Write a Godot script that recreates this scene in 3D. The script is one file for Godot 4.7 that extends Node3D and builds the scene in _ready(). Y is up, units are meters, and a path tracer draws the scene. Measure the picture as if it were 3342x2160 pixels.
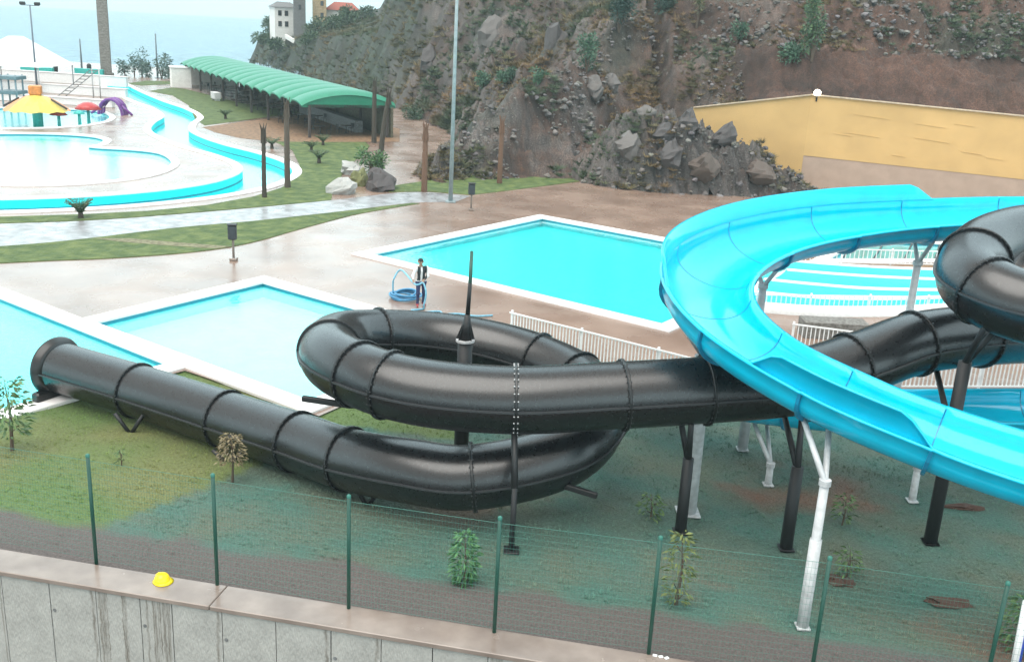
extends Node3D
# A water park by the sea on a grey, wet day: slides in front, pools and deck behind, a rocky hill and a headland.
var rng := RandomNumberGenerator.new()
var nz := FastNoiseLite.new()
var nr := FastNoiseLite.new()
var nc := FastNoiseLite.new()
var taken := {}
var M := {}
const DECK := 0.03

# ---------- helpers ----------
func lin(r: float, g: float, b: float, a := 1.0) -> Color:
	var c := Color(r, g, b).linear_to_srgb()
	c.a = a
	return c

func ntex(freq: float, lo: Color, hi: Color, sd: int, size := 512, kind := FastNoiseLite.TYPE_SIMPLEX_SMOOTH, normal := 0.0, oct := 5) -> NoiseTexture2D:
	var n := FastNoiseLite.new()
	n.noise_type = kind
	n.seed = sd
	n.frequency = freq
	n.fractal_octaves = oct
	var t := NoiseTexture2D.new()
	t.width = size
	t.height = size
	t.seamless = true
	t.noise = n
	if normal > 0.0:
		t.as_normal_map = true
		t.bump_strength = normal
	else:
		var g := Gradient.new()
		g.set_color(0, lo)
		g.set_color(1, hi)
		t.color_ramp = g
	return t

func mat(c: Color, rough: float, tex: Texture2D = null, scale := 1.0, opts := {}) -> StandardMaterial3D:
	var m := StandardMaterial3D.new()
	m.albedo_color = c
	m.roughness = rough
	m.metallic_specular = opts.get("spec", 0.5)
	if tex or opts.has("normal") or opts.has("rtex"):
		m.uv1_triplanar = true
		m.uv1_world_triplanar = opts.get("world", true)
		m.uv1_scale = Vector3.ONE * scale
	if tex:
		m.albedo_texture = tex
	if opts.has("normal"):
		m.normal_enabled = true
		m.normal_texture = opts.normal
		m.normal_scale = opts.get("ns", 1.0)
	if opts.has("rtex"):
		m.roughness_texture = opts.rtex
	if opts.get("vc", false):
		m.vertex_color_use_as_albedo = true
	if opts.has("coat"):
		m.clearcoat_enabled = true
		m.clearcoat = opts.coat
		m.clearcoat_roughness = opts.get("coatr", 0.05)
	if opts.has("back"):
		m.backlight_enabled = true
		m.backlight = opts.back
	m.cull_mode = BaseMaterial3D.CULL_DISABLED
	return m

func begin(smooth := false) -> SurfaceTool:
	var st := SurfaceTool.new()
	st.begin(Mesh.PRIMITIVE_TRIANGLES)
	st.set_smooth_group(0 if smooth else -1)
	return st

func tri(st: SurfaceTool, a: Vector3, b: Vector3, c: Vector3) -> void:
	st.add_vertex(a)
	st.add_vertex(b)
	st.add_vertex(c)

func quad(st: SurfaceTool, a: Vector3, b: Vector3, c: Vector3, d: Vector3) -> void:
	tri(st, a, b, c)
	tri(st, a, c, d)

# box with small chamfers along all edges (c = 0 for a plain one)
func box(st: SurfaceTool, at: Vector3, size: Vector3, b := Basis(), c := 0.0) -> void:
	var h := size * 0.5
	if c <= 0.0:
		var p := []
		for i in 8:
			p.append(at + b * Vector3(h.x if i & 1 else -h.x, h.y if i & 2 else -h.y, h.z if i & 4 else -h.z))
		for f in [[0, 2, 3, 1], [4, 5, 7, 6], [0, 1, 5, 4], [2, 6, 7, 3], [0, 4, 6, 2], [1, 3, 7, 5]]:
			quad(st, p[f[0]], p[f[1]], p[f[2]], p[f[3]])
		return
	# loops of an octagonal outline: bottom inset, bottom, top, top inset
	var rows := []
	for r in [[-h.y, c], [-h.y + c, 0.0], [h.y - c, 0.0], [h.y, c]]:
		var hx: float = h.x - r[1]
		var hz: float = h.z - r[1]
		var loop := []
		for q in [[hx - c, hz], [hx, hz - c], [hx, -hz + c], [hx - c, -hz], [-hx + c, -hz], [-hx, -hz + c], [-hx, hz - c], [-hx + c, hz]]:
			loop.append(at + b * Vector3(q[0], r[0], q[1]))
		rows.append(loop)
	for k in 3:
		for i in 8:
			var j := (i + 1) % 8
			quad(st, rows[k][i], rows[k + 1][i], rows[k + 1][j], rows[k][j])
	for i in range(1, 7):
		tri(st, rows[3][0], rows[3][i + 1], rows[3][i])
		tri(st, rows[0][0], rows[0][i], rows[0][i + 1])

func frame_of(d: Vector3) -> Array:
	var up := Vector3.UP if absf(d.normalized().y) < 0.95 else Vector3.RIGHT
	var n := d.cross(up).normalized()
	return [n, n.cross(d).normalized()]

func bar(st: SurfaceTool, a: Vector3, b: Vector3, r0: float, r1 := -1.0, sides := 8, caps := true) -> void:
	if r1 < 0.0:
		r1 = r0
	var f := frame_of(b - a)
	for i in sides:
		var t0 := TAU * i / sides
		var t1 := TAU * (i + 1) / sides
		var d0: Vector3 = f[0] * cos(t0) + f[1] * sin(t0)
		var d1: Vector3 = f[0] * cos(t1) + f[1] * sin(t1)
		quad(st, a + d0 * r0, b + d0 * r1, b + d1 * r1, a + d1 * r0)
		if caps:
			tri(st, a, a + d0 * r0, a + d1 * r0)
			tri(st, b, b + d1 * r1, b + d0 * r1)

# a tube along points, one radius each
func tube(st: SurfaceTool, pts: Array, radii: Array, sides := 8) -> void:
	var rings := []
	for i in pts.size():
		var d: Vector3 = pts[mini(i + 1, pts.size() - 1)] - pts[maxi(i - 1, 0)]
		var f := frame_of(d)
		var ring := []
		for k in sides:
			var t := TAU * k / sides
			ring.append(pts[i] + (f[0] * cos(t) + f[1] * sin(t)) * radii[i])
		rings.append(ring)
	for i in pts.size() - 1:
		for k in sides:
			var j := (k + 1) % sides
			quad(st, rings[i][k], rings[i + 1][k], rings[i + 1][j], rings[i][j])

# turned about the vertical: profile of (radius, height)
func lathe(st: SurfaceTool, at: Vector3, prof: Array, sides := 16) -> void:
	for k in prof.size() - 1:
		for i in sides:
			var a0 := TAU * i / sides
			var a1 := TAU * (i + 1) / sides
			var p: Array = prof[k]
			var q: Array = prof[k + 1]
			quad(st, at + Vector3(cos(a0) * p[0], p[1], sin(a0) * p[0]), at + Vector3(cos(a0) * q[0], q[1], sin(a0) * q[0]), at + Vector3(cos(a1) * q[0], q[1], sin(a1) * q[0]), at + Vector3(cos(a1) * p[0], p[1], sin(a1) * p[0]))

func numbered(called: String) -> String:
	var n: int = taken.get(called, 0)
	taken[called] = n + 1
	return called if n == 0 else "%s_%03d" % [called, n]

func tag(o: Node, label: String, category: String, group := "") -> Node:
	o.set_meta("label", label)
	o.set_meta("category", category)
	if group:
		o.set_meta("group", group)
	return o

func thing(called: String, label: String, category: String, at := Vector3.ZERO, group := "") -> Node3D:
	var o := Node3D.new()
	o.name = numbered(called)
	add_child(o)
	o.position = at
	tag(o, label, category, group)
	return o

# commits a mesh built in world coordinates; under a parent it keeps its place in the world
func obj(called: String, st, m: Material, parent: Node3D = null, local := false) -> MeshInstance3D:
	var o := MeshInstance3D.new()
	if st is SurfaceTool:
		st.generate_normals()
		o.mesh = st.commit()
	else:
		o.mesh = st
	o.material_override = m
	if parent == null:
		o.name = numbered(called)
		add_child(o)
	else:
		o.name = called
		parent.add_child(o, true)
		if not local:
			var off := Vector3.ZERO
			var q: Node = parent
			while q != self:
				off += (q as Node3D).position
				q = q.get_parent()
			o.position = -off
	return o

func struct(o: Node) -> Node:
	o.set_meta("kind", "structure")
	return o

func stuff(o: Node) -> Node:
	o.set_meta("kind", "stuff")
	return o

func catmull(p: Array, n: int) -> Array:
	var out := []
	for i in p.size() - 1:
		var a = p[maxi(i - 1, 0)]
		var b = p[i]
		var c = p[i + 1]
		var d = p[mini(i + 2, p.size() - 1)]
		if i == 0:
			a = b * 2.0 - c
		if i + 2 > p.size() - 1:
			d = c * 2.0 - b
		for k in n:
			var t := float(k) / n
			out.append((b * 2.0 + (c - a) * t + (a * 2.0 - b * 5.0 + c * 4.0 - d) * (t * t) + (b * 3.0 - a - c * 3.0 + d) * (t * t * t)) * 0.5)
	out.append(p[p.size() - 1])
	return out

# ---------- flat sheets with holes ----------
func ccw(p: PackedVector2Array) -> PackedVector2Array:
	if Geometry2D.is_polygon_clockwise(p):
		p.reverse()
	return p

func cut(pieces: Array, hole: PackedVector2Array) -> Array:
	var c := Vector2.ZERO
	for v in hole:
		c += v / hole.size()
	var out := []
	for p in pieces:
		for half in [[-900.0, c.x], [c.x, 900.0]]:
			var side := PackedVector2Array([Vector2(half[0], -900), Vector2(half[1], -900), Vector2(half[1], 900), Vector2(half[0], 900)])
			for a in Geometry2D.intersect_polygons(p, side):
				for b in Geometry2D.clip_polygons(a, hole):
					out.append(b)
	return out

func flat(st: SurfaceTool, p: PackedVector2Array, y: float) -> void:
	var ix := Geometry2D.triangulate_polygon(p)
	for i in range(0, ix.size(), 3):
		var a := p[ix[i]]
		var b := p[ix[i + 1]]
		var c := p[ix[i + 2]]
		if (b - a).cross(c - a) < 0.0:
			tri(st, Vector3(a.x, y, a.y), Vector3(c.x, y, c.y), Vector3(b.x, y, b.y))
		else:
			tri(st, Vector3(a.x, y, a.y), Vector3(b.x, y, b.y), Vector3(c.x, y, c.y))

func sheet(called: String, pieces: Array, y: float, m: Material, skirt := 0.0) -> MeshInstance3D:
	var st := begin()
	for p in pieces:
		flat(st, p, y)
		if skirt > 0.0:
			for i in p.size():
				var a: Vector2 = p[i]
				var b: Vector2 = p[(i + 1) % p.size()]
				quad(st, Vector3(a.x, y, a.y), Vector3(b.x, y, b.y), Vector3(b.x, y - skirt, b.y), Vector3(a.x, y - skirt, a.y))
	return struct(obj(called, st, m))

func grown(p: PackedVector2Array, w: float) -> PackedVector2Array:
	var out := PackedVector2Array()
	var s := -1.0 if Geometry2D.is_polygon_clockwise(p) else 1.0
	for i in p.size():
		var a := p[(i - 1 + p.size()) % p.size()]
		var b := p[i]
		var c := p[(i + 1) % p.size()]
		var n0 := (b - a).normalized().orthogonal() * s
		var n1 := (c - b).normalized().orthogonal() * s
		var n := (n0 + n1).normalized()
		out.append(b + n * w / maxf(0.45, n.dot(n0)))
	return out

func smooth2(p: Array, n: int) -> PackedVector2Array:
	return PackedVector2Array(catmull(p, n))

# ---------- a pool: basin, water, coping ----------
func pool(called: String, label: String, outline: PackedVector2Array, w: float, depth: float, level: float, floor_m: Material, wall_m: Material, group := "", straight := true, lift := 0.0) -> Node3D:
	var c := Vector2.ZERO
	for v in outline:
		c += v / outline.size()
	var t := thing(called, label, "pool", Vector3(c.x, 0, c.y), group)
	var st := begin()
	flat(st, outline, -depth)
	obj("basin_floor", st, floor_m, t)
	st = begin(not straight)
	var n := outline.size()
	for i in n:
		var a := outline[i]
		var b := outline[(i + 1) % n]
		quad(st, Vector3(a.x, -depth, a.y), Vector3(b.x, -depth, b.y), Vector3(b.x, DECK + 0.02, b.y), Vector3(a.x, DECK + 0.02, a.y))
	obj("basin_wall", st, wall_m, t)
	st = begin()
	flat(st, grown(outline, -0.01), level)
	obj("water", st, M.water, t)
	# dark tile band at the waterline
	st = begin()
	var tb := grown(outline, -0.012)
	for i in n:
		var a := tb[i]
		var b := tb[(i + 1) % n]
		quad(st, Vector3(a.x, level - 0.07, a.y), Vector3(b.x, level - 0.07, b.y), Vector3(b.x, level + 0.05, b.y), Vector3(a.x, level + 0.05, a.y))
	obj("tile_band", st, M.tile, t)
	var o := grown(outline, w)
	var i0 := grown(outline, -0.04)
	var y := DECK + 0.07 + lift
	var e := 0.025
	if straight:
		for i in n:
			var j := (i + 1) % n
			st = begin()
			coping_strip(st, i0[i], i0[j], o[i], o[j], y, e)
			obj("coping", st, M.coping, t)
	else:
		st = begin()
		for i in n:
			var j := (i + 1) % n
			coping_strip(st, i0[i], i0[j], o[i], o[j], y, e)
		obj("coping", st, M.coping, t)
	return t

func coping_strip(st: SurfaceTool, a: Vector2, b: Vector2, c: Vector2, d: Vector2, y: float, e: float) -> void:
	var q := [Vector3(a.x, y - 0.1, a.y), Vector3(b.x, y - 0.1, b.y), Vector3(d.x, y - 0.1, d.y), Vector3(c.x, y - 0.1, c.y)]
	var n := Vector3(c.x - a.x, 0, c.y - a.y).normalized() * e
	var up := Vector3(0, 0.1 - e, 0)
	var t := [Vector3(a.x, y, a.y) + n, Vector3(b.x, y, b.y) + n, Vector3(d.x, y, d.y) - n, Vector3(c.x, y, c.y) - n]
	quad(st, t[0], t[1], t[2], t[3])
	quad(st, q[0] + up, q[1] + up, t[1], t[0])
	quad(st, q[0], q[1], q[1] + up, q[0] + up)
	quad(st, t[3], t[2], q[2] + up, q[3] + up)
	quad(st, q[3] + up, q[2] + up, q[2], q[3])

# ---------- plants ----------
func leaf(st: SurfaceTool, at: Vector3, d: Vector3, l: float, w: float, c: Color) -> void:
	var s := d.cross(Vector3(rng.randf() - 0.5, rng.randf() - 0.5, rng.randf() - 0.5)).normalized() * w
	var bend := Vector3(0, -l * 0.18, 0)
	st.set_color(c)
	var mid := at + d * l * 0.5
	tri(st, at, mid + s, mid - s)
	tri(st, mid + s, at + d * l + bend, mid - s)

func foliage(st: SurfaceTool, at: Vector3, rad: Vector3, n: int, l: float, w: float, dark: Color, pale: Color) -> void:
	for i in n:
		var v := Vector3(rng.randfn(), rng.randfn(), rng.randfn()).normalized() * pow(rng.randf(), 0.45)
		var d := (v * 0.7 + Vector3(rng.randf() - 0.5, rng.randf() * 0.5, rng.randf() - 0.5)).normalized()
		leaf(st, at + v * rad, d, l * rng.randf_range(0.6, 1.3), w, dark.lerp(pale, rng.randf()))

func bush(called: String, label: String, at: Vector3, rad: Vector3, dark: Color, pale: Color, n := 500, l := 0.22, group := "", stem_h := 0.0, cat := "shrub") -> Node3D:
	var t := thing(called, label, cat, at, group)
	var st := begin(true)
	var lumps := 7
	for k in lumps:
		var off := Vector3(rng.randf_range(-0.6, 0.6), rng.randf_range(-0.5, 0.6), rng.randf_range(-0.6, 0.6)) * rad
		foliage(st, at + Vector3(0, stem_h + rad.y * 0.95, 0) + off, rad * rng.randf_range(0.4, 0.62), n / lumps, l, l * 0.2, dark, pale)
	obj("foliage", st, M.leaf, t)
	st = begin(true)
	for k in 4:
		var p := at + Vector3(rng.randf_range(-0.4, 0.4) * rad.x, stem_h + rad.y * rng.randf_range(0.7, 1.3), rng.randf_range(-0.4, 0.4) * rad.z)
		tube(st, [at + Vector3(0, -0.15, 0), at.lerp(p, 0.5) + Vector3(0.02, 0, 0), p], [0.04 * rad.y + 0.012, 0.03 * rad.y + 0.008, 0.006], 6)
	obj("stem", st, M.bark, t)
	return t

func materials() -> void:
	var white := Color.WHITE
	M.grain = ntex(0.012, Color(0.72, 0.72, 0.72), white, 3)
	M.patch = ntex(0.02, Color(0.6, 0.58, 0.56), white, 11)
	M.stain = ntex(0.006, Color(0.8, 0.78, 0.77), white, 41, 512, FastNoiseLite.TYPE_SIMPLEX_SMOOTH, 0.0, 6)
	M.rough = ntex(0.045, Color(0.32, 0.3, 0.3), white, 43)
	M.soft = ntex(0.012, Color(0.9, 0.9, 0.9), white, 4)
	M.fine = ntex(0.06, Color(0.7, 0.7, 0.7), white, 5)
	M.grass_tex = ntex(0.02, Color(0.5, 0.62, 0.38), Color(1.0, 0.97, 0.85), 21, 512, FastNoiseLite.TYPE_SIMPLEX_SMOOTH, 0.0, 7)
	M.wet = ntex(0.008, Color(0.45, 0.45, 0.45), white, 8)
	M.bumpy = ntex(0.06, white, white, 9, 512, FastNoiseLite.TYPE_SIMPLEX_SMOOTH, 4.0)
	M.ripple = ntex(0.02, white, white, 14, 512, FastNoiseLite.TYPE_SIMPLEX_SMOOTH, 3.0, 3)
	M.deck = mat(lin(0.28, 0.192, 0.15), 0.36, M.stain, 0.07, {"rtex": M.wet, "spec": 0.62})
	M.path = mat(lin(0.36, 0.36, 0.38), 0.45, M.patch, 0.12, {"rtex": M.wet, "spec": 0.6})
	M.coping = mat(lin(0.8, 0.77, 0.76), 0.45, M.soft, 0.3)
	M.lawn = mat(lin(0.125, 0.165, 0.06), 0.85, M.grass_tex, 0.09, {"normal": M.bumpy, "ns": 0.8})
	M.dirt = mat(lin(0.3, 0.18, 0.1), 0.8, M.patch, 0.2)
	M.ground = mat(Color.WHITE, 0.9, M.fine, 0.45, {"vc": true, "normal": M.bumpy, "ns": 1.2})
	M.rock = mat(Color.WHITE, 0.8, M.rough, 0.3, {"vc": true, "normal": M.bumpy, "ns": 1.6})
	M.stone = mat(lin(0.24, 0.22, 0.21), 0.75, M.fine, 0.6, {"normal": M.bumpy, "ns": 1.4})
	M.leaf = mat(Color.WHITE, 0.55, null, 1.0, {"vc": true, "back": Color(0.25, 0.3, 0.12)})
	M.bark = mat(lin(0.12, 0.085, 0.06), 0.85, M.fine, 1.5)
	M.trunk = mat(lin(0.075, 0.06, 0.045), 0.9, M.fine, 2.0, {"normal": M.bumpy, "ns": 1.5})
	M.trunk_red = mat(lin(0.2, 0.11, 0.07), 0.9, M.fine, 2.0, {"normal": M.bumpy, "ns": 1.5})
	M.water = StandardMaterial3D.new()
	M.water.transparency = BaseMaterial3D.TRANSPARENCY_ALPHA
	M.water.albedo_color = lin(0.05, 0.75, 0.8, 0.05)
	M.water.metallic_specular = 0.5
	M.water.roughness = 0.03
	M.water.uv1_triplanar = true
	M.water.uv1_world_triplanar = true
	M.water.uv1_scale = Vector3.ONE * 0.35
	M.water.normal_enabled = true
	M.water.normal_texture = M.ripple
	M.water.normal_scale = 0.35
	M.aqua = mat(lin(0.001, 0.82, 0.84), 0.5, M.soft, 0.15)
	M.tile = mat(lin(0.01, 0.22, 0.3), 0.35)
	M.aqua_deep = mat(lin(0.003, 0.68, 0.74), 0.5, M.grain, 0.15)
	M.aqua_pale = mat(lin(0.22, 0.72, 0.75), 0.5, M.soft, 0.12)
	M.aqua_mid = mat(lin(0.08, 0.62, 0.68), 0.5, M.soft, 0.12)
	M.sea = mat(lin(0.12, 0.28, 0.36), 0.35, ntex(0.02, Color(0.45, 0.55, 0.6), white, 33), 0.01, {"normal": ntex(0.03, white, white, 30, 512, FastNoiseLite.TYPE_SIMPLEX_SMOOTH, 9.0), "ns": 1.0})
	M.black = mat(lin(0.006, 0.007, 0.0085), 0.33, M.soft, 0.5, {"rtex": ntex(0.05, Color(0.75, 0.75, 0.75), white, 17), "normal": M.bumpy, "ns": 0.012, "spec": 0.6})
	M.black_rib = mat(lin(0.007, 0.008, 0.009), 0.35, M.soft, 1.0)
	M.seam = mat(lin(0.03, 0.033, 0.036), 0.45)
	M.blue = mat(lin(0.001, 0.51, 0.74), 0.13, M.soft, 0.3, {"spec": 0.42})
	M.blue_rim = mat(lin(0.004, 0.27, 0.46), 0.3, M.grain, 0.5)
	M.steel = mat(lin(0.62, 0.63, 0.64), 0.4, M.grain, 0.8)
	M.steel_dark = mat(lin(0.012, 0.013, 0.015), 0.55, M.fine, 1.0)
	M.white = mat(lin(0.8, 0.8, 0.8), 0.45, M.soft, 0.7)
	M.green_post = mat(lin(0.012, 0.085, 0.06), 0.4, M.fine, 1.2)
	M.green_wire = mat(lin(0.02, 0.13, 0.1), 0.5)
	M.concrete = mat(lin(0.24, 0.23, 0.215), 0.8, M.patch, 0.5, {"normal": M.bumpy, "ns": 0.5})
	M.cap = mat(lin(0.27, 0.22, 0.19), 0.3, M.stain, 0.3, {"rtex": M.wet})
	M.yellow_wall = mat(lin(0.6, 0.39, 0.16), 0.8, M.soft, 0.05)
	M.salmon_wall = mat(lin(0.41, 0.3, 0.235), 0.8, M.soft, 0.12)
	M.roof_green = mat(lin(0.012, 0.2, 0.115), 0.45, M.soft, 0.3)
	M.dark_wood = mat(lin(0.07, 0.055, 0.05), 0.7, M.fine, 1.0)
	M.plaster = mat(lin(0.8, 0.79, 0.76), 0.8, M.soft, 0.3)
	M.tile_red = mat(lin(0.45, 0.12, 0.08), 0.7, M.fine, 0.8)
	M.grey_stone = mat(lin(0.24, 0.25, 0.26), 0.8, M.patch, 0.5)
	M.glass_dark = mat(lin(0.03, 0.035, 0.04), 0.15)

# height of the lawn bank behind the retaining wall
func wall_z(x: float) -> float:
	return -13.87 + 0.187 * x

func bank(x: float, z: float) -> float:
	var s := wall_z(x) - z
	var h := lerpf(0.66, 0.3, clampf(s / 3.0, 0, 1))
	if s > 3.0:
		h = lerpf(0.3, 0.0, clampf((s - 3.0) / (5.0 + maxf(0.0, x) * 0.9), 0, 1))
	return h

var foot := PackedVector2Array([Vector2(-52, -330), Vector2(-62, -228), Vector2(-30, -160), Vector2(-14, -118), Vector2(-5.5, -90), Vector2(-7.8, -66), Vector2(-5, -64), Vector2(-1.0, -68), Vector2(3.5, -69.5), Vector2(7.5, -71), Vector2(11.4, -76.9), Vector2(20.4, -72.7), Vector2(46, -67.7), Vector2(90, -60)])

func hill(x: float, z: float) -> float:
	var p := Vector2(x, z)
	var best := 1e9
	var sgn := 1.0
	for i in foot.size() - 1:
		var a := foot[i]
		var b := foot[i + 1]
		var ab := b - a
		var t := clampf((p - a).dot(ab) / ab.length_squared(), 0, 1)
		var d := p.distance_squared_to(a + ab * t)
		if d < best:
			best = d
			sgn = 1.0 if ab.cross(p - a) < 0.0 else -1.0
	var d := sqrt(best) * sgn
	var knoll := -1.0
	var kx := (x - 11.5) / (8.7 if x > 11.5 else 6.0)
	var kz := (z + 70.2 - maxf(0.0, x - 14.0) * 0.12) / 3.6
	var kd := kx * kx + kz * kz
	if kd < 2.2:
		knoll = (5.9 - 0.33 * maxf(0.0, x - 10.5)) * clampf(1.3 - kd * 0.65, 0, 1) + nc.get_noise_2d(x * 1.3, z * 1.3) * 1.3 + (0.22 - absf(nr.get_noise_2d(x * 8.0, z * 8.0))) * 2.6 + (0.2 - absf(nz.get_noise_2d(x * 6.0, z * 6.0))) * 0.9 - 0.65
	if d < -0.6:
		return maxf(-1.0, knoll)
	var q := x / -z
	var far := clampf((-z - 105.0) / 40.0, 0, 1)
	var slope := lerpf(0.8, 2.2, far)
	var h := d * slope
	# terraces of rubble on the near hill
	if far < 1.0 and x > 4.0:
		h += (1.0 - far) * 0.7 * sin(h * 1.25 + x * 0.08)
	if x > 11.0 and far < 0.5:
		h = h * 0.75 + lerpf(2.6, 5.6, clampf((x - 11.5) / 8.0, 0, 1)) * clampf(d / 1.2, 0, 1) * clampf((x - 11.0) / 1.5, 0, 1) - maxf(0.0, x - 22.0) * 0.03
	var edge := clampf(d / 2.5, 0, 1)
	var r := 1.0 - absf(nr.get_noise_2d(x, z)) * 2.0
	var crag := clampf((8.0 - x) / 14.0, 0.25, 1.0)
	h += edge * (absf(nr.get_noise_2d(x * 3.1 + 20.0, z * 2.2)) - 0.2) * 2.4 * crag
	h += edge * (0.25 - absf(nr.get_noise_2d(x * 6.5, z * 2.0 + 60.0))) * 1.7 * crag * (1.0 - 0.7 * far)
	h += edge * (absf(nz.get_noise_2d(x * 9.0, z * 9.0)) - 0.15) * lerpf(0.45, 0.2, far) + edge * nc.get_noise_2d(x * 4.0, z * 4.0) * 0.22
	h += edge * (r - 0.5) * lerpf(2.6, 3.0, far) * crag + edge * nz.get_noise_2d(x * 2.2, z * 2.2) * 0.9 + edge * nc.get_noise_2d(x, z) * 0.75 * crag
	# rock knoll beside the yellow building
	h = maxf(h, knoll + 0.2)
	var top := 6.0 + 30.0 * maxf(0.0, q + 0.235) + 420.0 * maxf(0.0, q + 0.142)
	top = lerpf(40.0, top, clampf((-z - 84.0) / 22.0, 0, 1))
	if h > top:
		h = top + (h - top) * 0.08
	return h - 0.25

func hill_color(x: float, z: float, y: float, steep: float) -> Color:
	var a := nz.get_noise_3d(x * 0.9, y * 0.9, z * 0.9)
	var b := nc.get_noise_3d(x * 0.6 + 50.0, y * 0.6, z * 0.6)
	var rock := Color(0.2, 0.158, 0.138) if x > 8.0 else Color(0.235, 0.205, 0.19)
	var soil := Color(0.175, 0.088, 0.054)
	var dry := Color(0.24, 0.14, 0.065)
	var moss := Color(0.06, 0.1, 0.075)
	if x > 6.0 and x < 20.5 and z > -73.5 and z < -60.0:
		steep += 0.55
		rock = Color(0.2, 0.18, 0.17)
	var c := soil.lerp(rock, clampf(steep * 0.9 + a * 1.2 + (0.2 if x < 6.0 else 0.0), 0, 1))
	c = c.lerp(dry, clampf(b * 1.6 - 0.15, 0, 0.8))
	var green := clampf(nz.get_noise_2d(x * 0.5 + 9.0, z * 0.5) * 1.6 - 0.1, 0, 0.6)
	if z < -135.0:
		green = 0.75 + a * 0.5
		moss = Color(0.06, 0.1, 0.06)
	if x > 22.0 and z > -100.0:
		c = c.lerp(Color(0.22, 0.1, 0.06), 0.6)
	c = c.lerp(moss, clampf(green, 0, 0.9))
	if x > 15.0 and y < 9.8 and z > -110.0 and z < -71.5 - (x - 20.0) * -0.19:
		c = c.lerp(Color(0.165, 0.08, 0.052), clampf((x - 15.0) * 0.4, 0, 0.9))
	return c * (0.4 + 0.75 * clampf(a + 0.5 + nz.get_noise_3d(x * 7.0, y * 7.0, z * 7.0) * 0.7, 0, 1.1))

func hill_patch(called: String, x0: float, x1: float, z0: float, z1: float, cell: float, m: Material) -> MeshInstance3D:
	var nx := int((x1 - x0) / cell)
	var nzz := int((z1 - z0) / cell)
	var hs := PackedFloat32Array()
	hs.resize((nx + 1) * (nzz + 1))
	for j in nzz + 1:
		for i in nx + 1:
			hs[j * (nx + 1) + i] = hill(x0 + i * cell, z0 + j * cell)
	var st := begin(true)
	var ids := PackedInt32Array()
	ids.resize(hs.size())
	ids.fill(-1)
	var n := 0
	for j in nzz:
		for i in nx:
			var k := j * (nx + 1) + i
			var k4 := [k, k + 1, k + nx + 2, k + nx + 1]
			if maxf(maxf(hs[k4[0]], hs[k4[1]]), maxf(hs[k4[2]], hs[k4[3]])) < -0.3 or minf(minf(hs[k4[0]], hs[k4[1]]), minf(hs[k4[2]], hs[k4[3]])) <= -1.0:
				continue
			for v in k4:
				if ids[v] < 0:
					var vi: int = v % (nx + 1)
					var vj: int = v / (nx + 1)
					var x := x0 + vi * cell
					var z := z0 + vj * cell
					var gx := hs[mini(v + 1, hs.size() - 1)] - hs[maxi(v - 1, 0)]
					var gz := hs[mini(v + nx + 1, hs.size() - 1)] - hs[maxi(v - nx - 1, 0)]
					var steep := clampf((Vector2(gx, gz).length() / (2.0 * cell) - 0.75) * 0.55, 0, 1)
					st.set_color(hill_color(x, z, hs[v], steep))
					var w := 0.35 * minf(1.0, hs[v] + 0.3)
					st.add_vertex(Vector3(x + nc.get_noise_3d(x, hs[v] * 2.0, z) * w, hs[v], z + nc.get_noise_3d(x, hs[v] * 2.0 + 40.0, z) * w))
					ids[v] = n
					n += 1
			for v in [k4[0], k4[1], k4[2], k4[0], k4[2], k4[3]]:
				st.add_index(ids[v])
	return struct(obj(called, st, m))

func ground_color(x: float, z: float) -> Color:
	var s := wall_z(x) - z
	var a := nz.get_noise_2d(x * 3.0, z * 3.0)
	var b := nz.get_noise_2d(x * 1.1 + 70.0, z * 1.1)
	var f := nc.get_noise_2d(x * 5.0, z * 5.0)
	var lawn := Color(0.12, 0.19, 0.055).lerp(Color(0.185, 0.195, 0.07), clampf(b * 1.4 + 0.4, 0, 1))
	var seed_mulch := Color(0.075, 0.175, 0.14).lerp(Color(0.13, 0.16, 0.115), clampf(a + 0.5, 0, 1))
	var soil := Color(0.24, 0.105, 0.07)
	var dust := Color(0.14, 0.112, 0.107).lerp(Color(0.18, 0.125, 0.1), clampf(f + 0.4, 0, 1))
	# the mown lawn ends at a line that runs under the tube
	var e := (Vector2(-5.98, -20.43) - Vector2(-7.51, -17.62)).cross(Vector2(x, z) - Vector2(-7.51, -17.62))
	var c := seed_mulch
	c = c.lerp(soil, clampf((b - 0.17) * 2.6 + f * 0.4, 0, 0.7) * clampf((x + 4.0) * 0.2, 0.15, 1))
	if e + f * 0.5 < 0.0 and x < 1.0:
		c = lawn
	if x < -1.0 and s > 9.0:
		c = lawn
	var w := 1.75 + a * 0.4
	if s < w:
		c = c.lerp(dust, clampf((w - s) * 4.0, 0, 1))
	return c * (0.95 + 0.35 * clampf(f + 0.5, 0, 1))

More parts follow.
